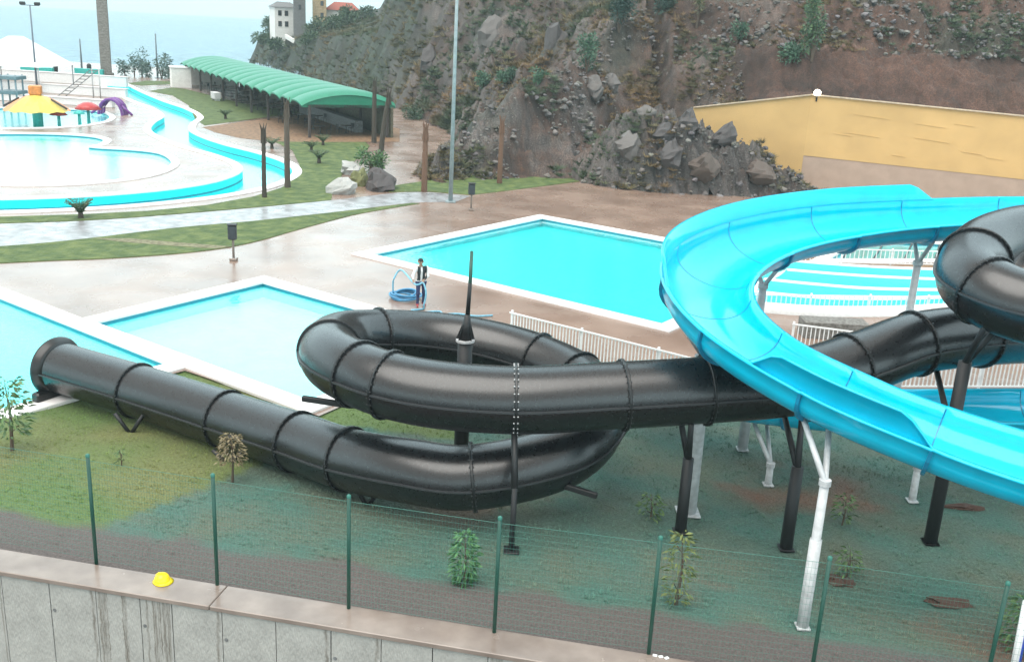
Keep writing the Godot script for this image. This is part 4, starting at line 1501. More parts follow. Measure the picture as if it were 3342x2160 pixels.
	boulder("upright grey rock face right of the tall lamp post", stand(-0.0363, -0.0107), Vector3(1.4, 2.2, 1.0), pale, 41, gs)
	boulder("tilted grey rock high on the hill left of the dark trees", stand(0.0267, -0.0156), Vector3(1.3, 1.9, 1.0), darkr, 43, gs)
	boulder("jagged dark rock on the knoll's crest against the yellow wall", stand(0.1870, -0.0855), Vector3(0.8, 1.1, 0.7), darkr, 71, gs)
	boulder("pointed dark rock halfway down the knoll's right shoulder", stand(0.2248, -0.0983), Vector3(0.8, 0.9, 0.7), darkr, 73, gs)
	boulder("dark rock low on the knoll under the dark hollow", stand(0.1495, -0.1172), Vector3(0.9, 1.0, 0.8), darkr, 79, gs)
	boulder("grey rock on the knoll's left flank above the verge", stand(0.1055, -0.1066), Vector3(0.9, 1.1, 0.8), pale, 83, gs)
	var gv := "shrubs on the hillside"
	var dk := Color(0.03, 0.075, 0.05)
	var lt := Color(0.08, 0.17, 0.1)
	bush("hill_shrub", "tall green shrub standing alone in the middle of the slope", stand(0.0597, -0.0390), Vector3(1.0, 1.5, 0.9), dk, lt, 900, 0.3, gv)
	bush("hill_shrub", "bluish green bush just right of the tall lamp post", stand(-0.0419, -0.0577), Vector3(1.0, 0.8, 0.9), dk, lt, 700, 0.3, gv)
	bush("hill_shrub", "second bluish green bush right of the lamp post", stand(-0.0183, -0.0544), Vector3(1.1, 0.8, 0.9), dk, lt, 700, 0.3, gv)
	bush("hill_shrub", "small green bush between the lamp post's bushes and the tall shrub", stand(0.0155, -0.0527), Vector3(0.7, 0.7, 0.7), dk, lt, 450, 0.28, gv)
	bush("hill_tree", "dark tree cut by the top edge above the tall shrub", stand(0.0882, -0.0004), Vector3(1.5, 2.2, 1.4), Color(0.015, 0.04, 0.035), Color(0.04, 0.09, 0.07), 1500, 0.32, gv, 0.3, "tree")
	bush("hill_tree", "second dark tree at the top edge, right of the first", stand(0.1268, 0.0094), Vector3(1.2, 2.0, 1.2), Color(0.015, 0.04, 0.035), Color(0.05, 0.1, 0.07), 1200, 0.32, gv, 0.3, "tree")
	bush("hill_shrub", "small bluish bush on the bare slope above the knoll", stand(0.2033, -0.0059), Vector3(0.75, 0.95, 0.7), dk, lt, 500, 0.28, gv)
	bush("hill_tree", "slim upright green tree above the yellow building's lamp", stand(0.2773, -0.0190), Vector3(1.0, 2.6, 0.9), dk, Color(0.11, 0.18, 0.08), 1500, 0.3, gv, 0.2, "tree")
	bush("hill_shrub", "round bush left of the slim upright tree", stand(0.2554, -0.0209), Vector3(0.9, 0.8, 0.8), dk, lt, 600, 0.28, gv)
	bush("hill_tree", "dry spindly tree near the top between the two dark groups", stand(0.1623, 0.0073), Vector3(0.7, 1.8, 0.7), Color(0.06, 0.08, 0.04), Color(0.16, 0.15, 0.07), 600, 0.26, gv, 0.3, "tree")
	bush("hill_shrub", "green bush at the hill foot behind the pale stones", Vector3(-10.20, 0.03, -67.40), Vector3(1.1, 1.0, 1.0), Color(0.03, 0.08, 0.03), Color(0.1, 0.2, 0.07), 900, 0.26, gv)
	bush("hill_shrub", "dark bush on the slope behind the third palm trunk", stand(-0.1096, -0.1008), Vector3(1.2, 1.2, 1.0), Color(0.02, 0.05, 0.03), Color(0.06, 0.11, 0.06), 800, 0.28, gv)

# ---------- green roofed pavilion ----------
func pavilion() -> void:
	var A := Vector3(-18.6, DECK, -86.5)
	var along := (Vector3(-48.5, 0, -144) - Vector3(-18.6, 0, -86.5)).normalized()
	var across := Vector3(-along.z, 0, along.x)
	var n := 17
	var L := 64.0 / n
	var Wd := 7.6
	var t := thing("pavilion", "long open pavilion with scalloped green roof below the rocky hill", "pavilion", A)
	for k in n:
		var st := begin(true)
		var rows := []
		for i in 9:
			var s := i / 8.0
			var bulge := pow(sin(s * PI), 0.6) * 0.5
			var row := []
			for j in 15:
				var f := j / 14.0
				var y := 2.75 + 0.95 * pow(sin(f * PI), 0.75) + bulge * (0.75 + 0.25 * sin(f * PI))
				var out := (f - 0.5) * (Wd + 0.9 + bulge * 0.7)
				row.append(A + along * (k + s) * L + across * (Wd * 0.5 + out) + Vector3(0, y, 0))
			rows.append(row)
		for i in 8:
			for j in 14:
				quad(st, rows[i][j], rows[i + 1][j], rows[i + 1][j + 1], rows[i][j + 1])
		var bay := obj("roof_bay", st, M.roof_green, t)
		st = begin()
		for i in 8:
			for j in [0, 14]:
				quad(st, rows[i][j], rows[i + 1][j], rows[i + 1][j] - Vector3(0, 0.12, 0), rows[i][j] - Vector3(0, 0.12, 0))
		obj("eave", st, M.roof_green, bay)
		if k % 2 == 0:
			for side in [0.25, Wd - 0.25]:
				st = begin()
				box(st, A + along * (k * L + 0.2) + across * side + Vector3(0, 1.4, 0), Vector3(0.22, 2.8, 0.22), Basis(along, Vector3.UP, across), 0.02)
				obj("post", st, M.dark_wood, t)
				st = begin()
				box(st, A + along * (k * L + 0.2) + across * Wd * 0.5 + Vector3(0, 2.72, 0), Vector3(0.16, 0.24, Wd), Basis(along, Vector3.UP, across))
			obj("beam", st, M.dark_wood, t)
	# near gable: dark lunette under the first arch
	var g := begin()
	for j in 14:
		var f0 := j / 14.0
		var f1 := (j + 1) / 14.0
		var p0_ := A + across * (Wd * 0.5 + (f0 - 0.5) * (Wd + 0.9)) + along * 0.12
		var p1_ := A + across * (Wd * 0.5 + (f1 - 0.5) * (Wd + 0.9)) + along * 0.12
		quad(g, p0_ + Vector3(0, 2.6, 0), p0_ + Vector3(0, 2.74 + 0.95 * pow(sin(f0 * PI), 0.75), 0), p1_ + Vector3(0, 2.74 + 0.95 * pow(sin(f1 * PI), 0.75), 0), p1_ + Vector3(0, 2.6, 0))
	obj("gable", g, M.roof_green, t)
	var bw := begin()
	box(bw, A + along * 32.0 + across * (Wd + 0.15) + Vector3(0, 1.35, 0), Vector3(64.0, 2.7, 0.2), Basis(along, Vector3.UP, across))
	obj("back_wall", bw, mat(lin(0.16, 0.15, 0.1), 0.8, M.patch, 0.3), t)
	bw = begin()
	box(bw, A + along * 64.2 + across * Wd * 0.5 + Vector3(0, 1.4, 0), Vector3(0.25, 2.8, Wd), Basis(along, Vector3.UP, across))
	obj("end_wall", bw, M.plaster, t)
	bw = begin()
	box(bw, A + along * 14.0 + across * (Wd - 1.6) + Vector3(0, 0.55, 0), Vector3(20.0, 1.1, 0.7), Basis(along, Vector3.UP, across), 0.02)
	obj("counter", bw, M.grey_stone, t)
	# tables and chairs inside
	var proto := thing("cafe_table", "dark cafe table in the shade of the green pavilion", "table", A + along * 3.0 + across * 2.2, "tables under the green pavilion")
	var st := begin(true)
	bar(st, Vector3(0, 0.7, 0), Vector3(0, 0.74, 0), 0.5, 0.5, 14)
	obj("table_top", st, M.dark_wood, proto, true)
	st = begin(true)
	bar(st, Vector3(0, 0, 0), Vector3(0, 0.7, 0), 0.05, 0.04, 8)
	bar(st, Vector3(0, 0, 0), Vector3(0, 0.04, 0), 0.28, 0.2, 12)
	obj("pedestal", st, M.steel_dark, proto, true)
	var chair := thing("cafe_chair", "dark metal chair at a table under the green pavilion", "chair", A + along * 3.8 + across * 2.2, "chairs under the green pavilion")
	st = begin()
	box(st, Vector3(0, 0.45, 0), Vector3(0.42, 0.04, 0.42), Basis(), 0.01)
	obj("seat", st, M.steel_dark, chair, true)
	st = begin()
	box(st, Vector3(0.2, 0.7, 0), Vector3(0.03, 0.36, 0.4), Basis(), 0.01)
	obj("backrest", st, M.steel_dark, chair, true)
	for sx in [-0.18, 0.18]:
		for sz in [-0.18, 0.18]:
			st = begin()
			bar(st, Vector3(sx, 0, sz), Vector3(sx, 0.44, sz), 0.018, 0.018, 6)
			obj("leg", st, M.steel_dark, chair, true)
	var spots := []
	for i in 13:
		spots.append([3.0 + i * 4.6, 2.0 + 0.5 * sin(i * 2.3)])
		if i % 2 == 0:
			spots.append([3.6 + i * 4.6, 4.6])
	for i in spots.size():
		var c: Vector3 = A + along * spots[i][0] + across * spots[i][1]
		if i > 0:
			var d := proto.duplicate()
			d.name = numbered("cafe_table")
			add_child(d)
			d.position = c
		else:
			proto.position = c
		for k in 2:
			var e: Node3D = chair
			if i + k > 0:
				e = chair.duplicate()
				e.name = numbered("cafe_chair")
				add_child(e)
			var a := i * 1.1 + k * TAU / 2.2
			e.position = c + Vector3(cos(a), 0, -sin(a)) * 0.78
			e.rotation.y = a
	var ls := thing("lounger_stack", "stack of white sun loungers at the pavilion's open side", "loungers", A + along * 38.0 - across * 0.6)
	for k in 5:
		st = begin()
		box(st, ls.position + Vector3(0, 0.3 + k * 0.16, 0), Vector3(2.3, 0.09, 0.8), Basis(along, Vector3.UP, across), 0.02)
		for s in [-0.9, 0.9]:
			box(st, ls.position + along * s + Vector3(0, 0.22 + k * 0.16 - (0.12 if k == 0 else 0.0), 0), Vector3(0.08, 0.2, 0.6), Basis(along, Vector3.UP, across))
		obj("lounger", st, M.white, ls)
	var wb := thing("white_kiosk", "plain white block house at the far end of the pavilion", "kiosk", Vector3(-47.13, 0.03, -137.23))
	st = begin()
	box(st, wb.position + Vector3(0, 1.3, -1.5), Vector3(2.6, 2.6, 3.0), Basis(Vector3.UP, 0.4), 0.03)
	obj("wall", st, M.plaster, wb)
	st = begin()
	box(st, wb.position + Vector3(0, 2.68, -1.5), Vector3(2.9, 0.14, 3.3), Basis(Vector3.UP, 0.4), 0.02)
	obj("roof", st, M.white, wb)

# ---------- children's splash area and promenade ----------
func mushroom(label: String, at: Vector3, h: float, r: float, cap: Material, pole: Material) -> void:
	var t := thing("water_mushroom", label, "water feature", at, "mushroom showers in the splash pool")
	var st := begin(true)
	bar(st, at + Vector3(0, -0.4, 0), at + Vector3(0, h, 0), 0.16, 0.12, 12)
	obj("pole", st, pole, t)
	st = begin(true)
	lathe(st, at + Vector3(0, h, 0), [[0.0, 0.45 * r], [r * 0.35, 0.4 * r], [r * 0.7, 0.22 * r], [r, -0.08 * r], [r * 0.96, -0.12 * r], [r * 0.6, 0.08 * r], [0.1, 0.16 * r]], 20)
	obj("cap", st, cap, t)

func lamp_post(label: String, at: Vector3, h: float, r: float, m: Material, head := true) -> void:
	var t := thing("lamp_post", label, "lamp post", at)
	var st := begin(true)
	bar(st, at, at + Vector3(0, h, 0), r, r * 0.6, 12)
	obj("pole", st, m, t)
	st = begin()
	box(st, at + Vector3(0, 0.04, 0), Vector3(r * 4.5, 0.08, r * 4.5), Basis(), 0.01)
	obj("base_plate", st, m, t)
	if head:
		st = begin()
		box(st, at + Vector3(0, h, 0), Vector3(r * 16.0, 0.1, 0.12), Basis(), 0.01)
		obj("crossbar", st, m, t)
		for s in [-1.0, 1.0]:
			st = begin()
			box(st, at + Vector3(s * r * 6.5, h + 0.2, 0), Vector3(r * 5.0, 0.32, 0.25), Basis(Vector3.RIGHT, 0.4), 0.03)
			obj("floodlight", st, M.steel_dark, t)

func play_area() -> void:
	var red := mat(lin(0.55, 0.05, 0.05), 0.4, M.grain, 0.5)
	var orange := mat(lin(0.75, 0.28, 0.06), 0.45, M.grain, 0.5)
	var yellow := mat(lin(0.8, 0.62, 0.12), 0.45, M.grain, 0.5)
	var teal := mat(lin(0.03, 0.5, 0.45), 0.4, M.grain, 0.5)
	var purple := mat(lin(0.2, 0.05, 0.3), 0.4, M.grain, 0.5)
	var c := Vector3(-42.27, -0.10, -87.12)
	var t := thing("mushroom_shower", "big yellow and orange umbrella shower on a turquoise column", "water feature", c)
	var st := begin(true)
	bar(st, c + Vector3(0, -0.3, 0), c + Vector3(0, 2.5, 0), 0.42, 0.42, 16)
	obj("column", st, teal, t)
	for k in 12:
		st = begin(true)
		var a0 := TAU * k / 12
		var a1 := TAU * (k + 1) / 12
		for i in 5:
			var e := []
			for s in [i / 5.0, (i + 1) / 5.0]:
				var r := lerpf(0.45, 2.7, s)
				var y := 2.55 - 1.25 * pow(s, 1.4)
				for a in [a0, (a0 + a1) * 0.5, a1]:
					var sag: float = 0.0 if a == a0 or a == a1 else 0.12 * s
					e.append(c + Vector3(cos(a) * r, y - sag, sin(a) * r))
			quad(st, e[0], e[1], e[4], e[3])
			quad(st, e[1], e[2], e[5], e[4])
		var front := cos((a0 + a1) * 0.5 - 1.15) > 0.45
		obj("canopy_panel", st, yellow if front else orange, t)
	st = begin()
	box(st, c + Vector3(0, 2.95, 0), Vector3(1.0, 0.8, 1.0), Basis(Vector3.UP, 0.3), 0.08)
	obj("tipping_bucket", st, orange, t)
	for s in [-1.0, 1.0]:
		st = begin(true)
		bar(st, c + Vector3(s * 1.4, 2.25, 0.2), c + Vector3(s * 2.75, 1.5, 0.3), 0.07, 0.1, 8)
		obj("spout", st, M.dark_wood, t)
	mushroom("larger red mushroom shower right of the yellow umbrella shower", Vector3(-39.28, -0.10, -90.50), 1.35, 1.15, red, teal)
	mushroom("smaller red mushroom shower in front of the yellow umbrella", Vector3(-40.66, -0.10, -87.62), 0.95, 0.75, red, teal)
	mushroom("low turquoise spout between the two red mushrooms", Vector3(-39.21, -0.10, -88.44), 1.05, 0.5, teal, teal)
	# purple climbing frame
	var pc := Vector3(-40.05, 0.03, -97.85)
	var pf := thing("climbing_frame", "purple arched climbing frame beside the splash pool's right end", "play frame", pc)
	for k in 3:
		st = begin(true)
		var arc := []
		var rad := []
		for i in 11:
			var a := PI * i / 10
			arc.append(pc + Vector3(cos(a) * 1.15, sin(a) * 1.5, (k - 1) * 0.65))
			rad.append(0.13)
		tube(st, arc, rad, 8)
		obj("arch", st, purple, pf)
	st = begin(true)
	for i in 10:
		var a := PI * (0.22 + 0.56 * i / 10.0)
		var b := PI * (0.22 + 0.56 * (i + 1) / 10.0)
		quad(st, pc + Vector3(cos(a) * 1.2, sin(a) * 1.55, -0.7), pc + Vector3(cos(b) * 1.2, sin(b) * 1.55, -0.7), pc + Vector3(cos(b) * 1.2, sin(b) * 1.55, 0.7), pc + Vector3(cos(a) * 1.2, sin(a) * 1.55, 0.7))
	obj("hood", st, purple, pf)
	for s in [-1.0, 1.0]:
		st = begin(true)
		bar(st, pc + Vector3(s * 0.7, 1.0, 0), pc + Vector3(s * 2.0, 0.05, 0.3), 0.14, 0.12, 8)
		obj("leg", st, purple, pf)
	# white canopy tent
	var tc := Vector3(-66.07, 0.03, -131.59)
	var tt := thing("canopy_tent", "white pointed canopy tent at the upper left edge", "tent", tc)
	var apex := Vector3(-61.09, 6.14, -122.21)
	var low := Vector3(-62.72, 2.92, -121.23)
	var yl := low.y
	st = begin(true)
	var cx := apex.x
	var cz := apex.z
	var w := 4.9
	var ring := 4
	for k in ring:
		var a0 := PI * 0.25 + TAU * k / ring
		var a1 := PI * 0.25 + TAU * (k + 1) / ring
		for i in 6:
			var e := []
			for s in [i / 6.0, (i + 1) / 6.0]:
				var r := lerpf(0.9, w * 1.38, s)
				var y := lerpf(apex.y, yl, s)
				e.append(Vector3(cx + cos(a0) * r, y, cz + sin(a0) * r))
				e.append(Vector3(cx + cos(a1) * r, y, cz + sin(a1) * r))
			quad(st, e[0], e[1], e[3], e[2])
	quad(st, Vector3(cx + 0.64, apex.y, cz + 0.64), Vector3(cx - 0.64, apex.y, cz + 0.64), Vector3(cx - 0.64, apex.y, cz - 0.64), Vector3(cx + 0.64, apex.y, cz - 0.64))
	obj("canopy", st, M.white, tt)
	for k in 4:
		var a := PI * 0.25 + TAU * k / 4
		st = begin(true)
		bar(st, Vector3(cx + cos(a) * w * 1.3, DECK, cz + sin(a) * w * 1.3), Vector3(cx + cos(a) * w * 1.3, yl + 0.1, cz + sin(a) * w * 1.3), 0.08, 0.08, 8)
		obj("pole", st, M.steel, tt)
	# white terrace walls behind the splash pool
	for k in 3:
		var tw := thing("terrace_wall", ["lowest white terrace wall behind the splash pool", "middle white terrace wall behind the splash pool", "highest white terrace wall under the tent"][k], "wall", [Vector3(-50.54, 0.03, -106.68), Vector3(-55.89, 0.03, -119.25), Vector3(-64.11, 0.03, -135.81)][k])
		st = begin()
		box(st, tw.position + Vector3(-5, 0.35 + 0.15 * k, 0), Vector3(26.0 + 4 * k, 0.7 + 0.3 * k, 0.6), Basis(Vector3.UP, -0.16), 0.03)
		obj("wall", st, M.white, tw)
		st = begin()
		box(st, tw.position + Vector3(-5, 0.73 + 0.3 * k, 0.0), Vector3(26.2 + 4 * k, 0.08, 0.8), Basis(Vector3.UP, -0.16), 0.015)
		obj("cap", st, M.coping, tw)
	# ladder-like stairs beside the umbrella
	var s0 := Vector3(-52.25, 0.03, -112.19)
	var sr := thing("rope_bridge", "slanting rope ladder rising behind the yellow umbrella shower", "ladder", s0)
	var s1 := s0 + Vector3(3.0, 3.2, -3.0)
	for o in [Vector3.ZERO, Vector3(0.9, 0, 0.2)]:
		st = begin(true)
		bar(st, s0 + o, s1 + o, 0.045, 0.045, 8)
		obj("side_rail", st, M.grey_stone, sr)
	for k in 10:
		st = begin(true)
		var m := s0.lerp(s1, (k + 0.5) / 10.0)
		bar(st, m, m + Vector3(0.9, 0, 0.2), 0.05, 0.05, 6)
		obj("rung", st, M.grey_stone, sr)
	for o in [s1, s1 + Vector3(0.9, 0, 0.2)]:
		st = begin(true)
		bar(st, Vector3(o.x, DECK, o.z), o, 0.08, 0.08, 8)
		obj("post", st, M.steel, sr)
	var tower := Vector3(-50.52, 0.03, -99.47)
	var tw2 := thing("play_tower", "small grey climbing tower at the left edge of the splash pool", "play tower", tower)
	for o in [Vector2(-0.7, -0.7), Vector2(0.7, -0.7), Vector2(-0.7, 0.7), Vector2(0.7, 0.7)]:
		st = begin(true)
		bar(st, tower + Vector3(o.x, 0, o.y), tower + Vector3(o.x, 3.2, o.y), 0.09, 0.09, 8)
		obj("post", st, mat(lin(0.18, 0.24, 0.27), 0.5), tw2)
	for y in [1.5, 2.9]:
		st = begin()
		box(st, tower + Vector3(0, y, 0), Vector3(2.0, 0.35, 2.0), Basis(), 0.03)
		obj("platform", st, mat(lin(0.14, 0.22, 0.25), 0.5, M.grain, 0.6), tw2)
	lamp_post("thin dark lamp post rising beside the white tent", Vector3(-57.12, 0.03, -118.20), 9.73, 0.13, mat(lin(0.12, 0.15, 0.19), 0.5))
	lamp_post("short dark post on the promenade left of the concrete pillar", Vector3(-69.65, 0.03, -159.33), 5.06, 0.16, mat(lin(0.12, 0.15, 0.17), 0.5), false)
	lamp_post("dark lamp post by the promenade shrubs", Vector3(-56.00, 0.03, -154.46), 6.53, 0.15, mat(lin(0.12, 0.15, 0.17), 0.5), false)
	# tall concrete pillar cut by the top edge
	var cp := Vector3(-64.53, 0.03, -156.23)
	st = begin()
	box(st, cp + Vector3(0, 9.0, 0), Vector3(1.55, 18.0, 1.3), Basis(Vector3.UP, 0.35), 0.06)
	var pil := thing("concrete_pillar", "tall grey concrete pillar on the promenade cut by the top edge", "pillar", cp)
	obj("shaft", st, mat(lin(0.3, 0.29, 0.27), 0.8, M.patch, 0.3), pil)
	st = begin()
	box(st, cp + Vector3(0, 0.15, 0), Vector3(2.1, 0.3, 1.9), Basis(Vector3.UP, 0.35), 0.04)
	obj("base", st, M.concrete, pil)
	# turquoise parapets on the sea side
	for k in 2:
		var pp: Vector3 = [Vector3(-73.13, 0.03, -151.87), Vector3(-66.29, 0.03, -154.14)][k]
		st = begin()
		box(st, pp + Vector3(0, 0.45, 0), Vector3([5.2, 4.6][k], 0.9, 0.5), Basis(Vector3.UP, -0.12), 0.04)
		tag(obj("parapet", st, teal), ["turquoise parapet behind the thin lamp post under the tent", "turquoise parapet left of the concrete pillar's foot"][k], "parapet")
	for k in 2:
		var pp: Vector3 = [Vector3(-71.36, 0.03, -154.05), Vector3(-68.45, 0.03, -159.22)][k]
		st = begin(true)
		lathe(st, pp, [[0.0, 0.0], [0.28, 0.0], [0.34, 0.5], [0.36, 1.1], [0.3, 1.25], [0.12, 1.4], [0.0, 1.42]], 12)
		tag(obj("litter_bin", st, M.steel_dark), ["dark litter bin between the tent and the pillar", "dark litter bin by the turquoise parapet"][k], "bin")
	# promenade shrubs against the sea
	var spots := [Vector3(-61.78, 0.03, -156.48), Vector3(-59.99, 0.03, -155.63), Vector3(-59.54, 0.03, -157.60), Vector3(-57.71, 0.03, -155.36), Vector3(-55.23, 0.03, -153.94), Vector3(-55.48, 0.03, -157.86)]
	var says := ["first bluish shrub of the promenade row, next to the pillar", "second bluish shrub from the pillar on the promenade", "third bluish shrub from the pillar on the promenade", "fourth promenade shrub, left of the dark lamp post", "fifth promenade shrub, right of the dark lamp post", "last promenade shrub, next to the white kiosk"]
	for i in spots.size():
		bush("promenade_shrub", says[i], spots[i], Vector3(1.1, 1.2 + 0.5 * (i % 3), 1.0), Color(0.06, 0.11, 0.1), Color(0.14, 0.22, 0.2), 260, 0.5, "shrubs along the promenade")

# ---------- houses on the headland ----------
func house(called: String, label: String, at: Vector3, size: Vector3, turn: float, wall: Material, roof: Material, roof_h: float, wins: Array) -> void:
	var t := thing(called, label, "house", at)
	var b := Basis(Vector3.UP, turn)
	var st := begin()
	box(st, at + Vector3(0, size.y * 0.5 - 1.5, 0), size + Vector3(0, 3.0, 0), b)
	obj("wall", st, wall, t)
	var h := size * 0.5 + Vector3(0.35, 0, 0.35)
	st = begin()
	var y := at + Vector3(0, size.y + 0.02, 0)
	var r0 := y + b * Vector3(-h.x * 0.5, roof_h, 0)
	var r1 := y + b * Vector3(h.x * 0.5, roof_h, 0)
	var c := [y + b * Vector3(-h.x, 0, h.z), y + b * Vector3(h.x, 0, h.z), y + b * Vector3(h.x, 0, -h.z), y + b * Vector3(-h.x, 0, -h.z)]
	quad(st, c[0], c[1], r1, r0)
	quad(st, c[2], c[3], r0, r1)
	tri(st, c[1], c[2], r1)
	tri(st, c[3], c[0], r0)
	quad(st, c[0], c[3], c[2], c[1])
	obj("roof", st, roof, t)
	for w in wins:
		st = begin()
		box(st, at + b * Vector3(w[0], w[1], size.z * 0.5 + 0.02), Vector3(w[2], w[3], 0.12), b)
		var f := obj("window", st, M.dark_wood, t)
		st = begin()
		box(st, at + b * Vector3(w[0], w[1], size.z * 0.5 + 0.07), Vector3(w[2] - 0.16, w[3] - 0.16, 0.06), b)
		obj("pane", st, M.glass_dark, f)

func headland() -> void:
	house("white_house", "white house with four dark windows on the headland's edge", Vector3(-48.35, 7.40, -204.16), Vector3(4.6, 4.3, 4.0), 0.5, M.plaster, M.grey_stone, 1.0, [[-1.3, 3.2, 0.7, 1.0], [0.0, 3.2, 0.7, 1.0], [-1.3, 1.2, 0.7, 1.0], [0.0, 1.2, 0.7, 1.0]])
	house("stone_tower", "grey stone tower cut by the top edge beside the white house", Vector3(-44.19, 5.85, -199.50), Vector3(2.2, 9.6, 2.2), 0.3, M.grey_stone, M.grey_stone, 0.5, [[0.0, 6.0, 0.5, 0.9]])
	house("cream_house", "tall cream house cut by the top edge right of the tower", Vector3(-41.37, 9.21, -204.72), Vector3(2.7, 6.4, 3.4), 0.2, mat(lin(0.62, 0.48, 0.3), 0.8, M.grain, 0.3), M.tile_red, 0.8, [[0.5, 1.4, 0.6, 0.9], [0.5, 3.6, 0.6, 0.9]])
	house("red_roofed_house", "low house with red tiled roof and white front on the headland", Vector3(-37.45, 9.60, -209.02), Vector3(6.4, 2.1, 5.0), 0.1, M.plaster, M.tile_red, 1.6, [[1.6, 1.0, 1.2, 1.1]])
	# white balustrade below the tower
	var st := begin()
	var a := Vector3(-47.46, 6.31, -201.74)
	var b := Vector3(-42.17, 4.77, -192.90)
	var d := b - a
	var u := d.normalized()
	var n := u.cross(Vector3.UP).normalized()
	box(st, (a + b) * 0.5, Vector3(d.length(), 0.8, 0.4), Basis(u, n.cross(u), n), 0.03)
	tag(obj("garden_wall", st, M.plaster), "short white garden wall descending below the white house", "wall")
	var trees := [[Vector3(-52.08, 6.54, -208.08), 1.5, 2.2], [Vector3(-53.01, 4.69, -205.42), 2.2, 1.6], [Vector3(-47.52, 4.28, -196.93), 2.4, 1.5], [Vector3(-40.62, 6.60, -197.64), 2.6, 1.8], [Vector3(-36.08, 5.75, -189.02), 2.4, 1.6], [Vector3(-34.91, 7.29, -195.76), 2.6, 1.6], [Vector3(-31.65, 9.03, -198.38), 2.6, 1.8], [Vector3(-39.51, 4.11, -186.42), 2.4, 1.5], [Vector3(-35.51, 9.67, -204.86), 1.8, 1.6]]
	var says := ["dark upright tree at the headland's tip beside the white house", "broad dark tree on the headland's left cliff", "low tree below the white house on the headland", "green tree below the cream house", "green tree under the red roofed house, on the lower slope", "green tree right below the red roof", "green tree at the right of the red roof near the top edge", "low green tree just above the pavilion's far roof", "small tree in front of the red roofed house"]
	for i in trees.size():
		var p: Vector3 = trees[i][0]
		var gnd := hill(p.x, p.z)
		p.y = maxf(p.y - 1.0, gnd - 0.2) if gnd > 0.0 else p.y - 1.0
		bush("headland_tree", says[i], p, Vector3(trees[i][1], trees[i][2], trees[i][1]), Color(0.03, 0.06, 0.035), Color(0.075, 0.13, 0.06), 700, 0.6, "trees on the headland", 0.2, "tree")

# ---------- things on the lawns and the deck ----------
func palm(label: String, at: Vector3, h: float, r: float, m: Material, tip: int, lean := 0.0) -> void:
	var t := thing("palm_trunk", label, "palm", at, "bare palm trunks planted round the lawns")
	var st := begin(true)
	var pts := []
	var rad := []
	for i in 15:
		var s := i / 14.0
		pts.append(at + Vector3(lean * s * s, h * s - 0.1, 0.05 * sin(s * 5.0)))
		rad.append(r * (1.15 - 0.25 * s) * (1.06 if i % 2 else 0.97))
	tube(st, pts, rad, 10)
	obj("trunk", st, m, t)
	st = begin(true)
	var top: Vector3 = pts[14]
	for k in tip:
		var a := TAU * k / tip + 0.4
		var d := Vector3(cos(a) * 0.3, 1.0, sin(a) * 0.3).normalized()
		tube(st, [top - Vector3(0, 0.4, 0) + Vector3(cos(a), 0, sin(a)) * r, top + d * 0.35, top + d * rng.randf_range(0.5, 0.9)], [0.06, 0.05, 0.015], 5)
	obj("frond_stubs", st, m, t)

func fronds(called: String, label: String, at: Vector3, n: int, l: float, stem_h: float, up: float, group := "") -> void:
	var t := thing(called, label, "palm", at, group)
	var st := begin(true)
	for k in n:
		var a := TAU * k / n + rng.randf() * 0.3
		var d := Vector3(cos(a), up + rng.randf_range(-0.2, 0.4), sin(a)).normalized()
		var p := at + Vector3(0, stem_h, 0)
		var dir := d
		for i in 8:
			var q := p + dir * l / 8.0
			var s := dir.cross(Vector3.UP).normalized()
			for e in [-1.0, 1.0]:
				leaf(st, p, (s * e + dir * 0.8 + Vector3(0, 0.15, 0)).normalized(), l * 0.34 * (1.0 - 0.06 * i), 0.012 + l * 0.012, Color(0.03, 0.065, 0.03).lerp(Color(0.08, 0.14, 0.055), rng.randf()))
			st.set_color(Color(0.06, 0.07, 0.03))
			bar(st, p, q, 0.014, 0.012, 4, false)
			p = q
			dir = (dir + Vector3(0, -0.11, 0)).normalized()
	obj("crown", st, M.leaf, t)
	st = begin(true)
	bar(st, at + Vector3(0, -0.1, 0), at + Vector3(0, stem_h + 0.06, 0), 0.11 * l + 0.05, 0.07 * l + 0.04, 10)
	obj("trunk", st, M.trunk, t)

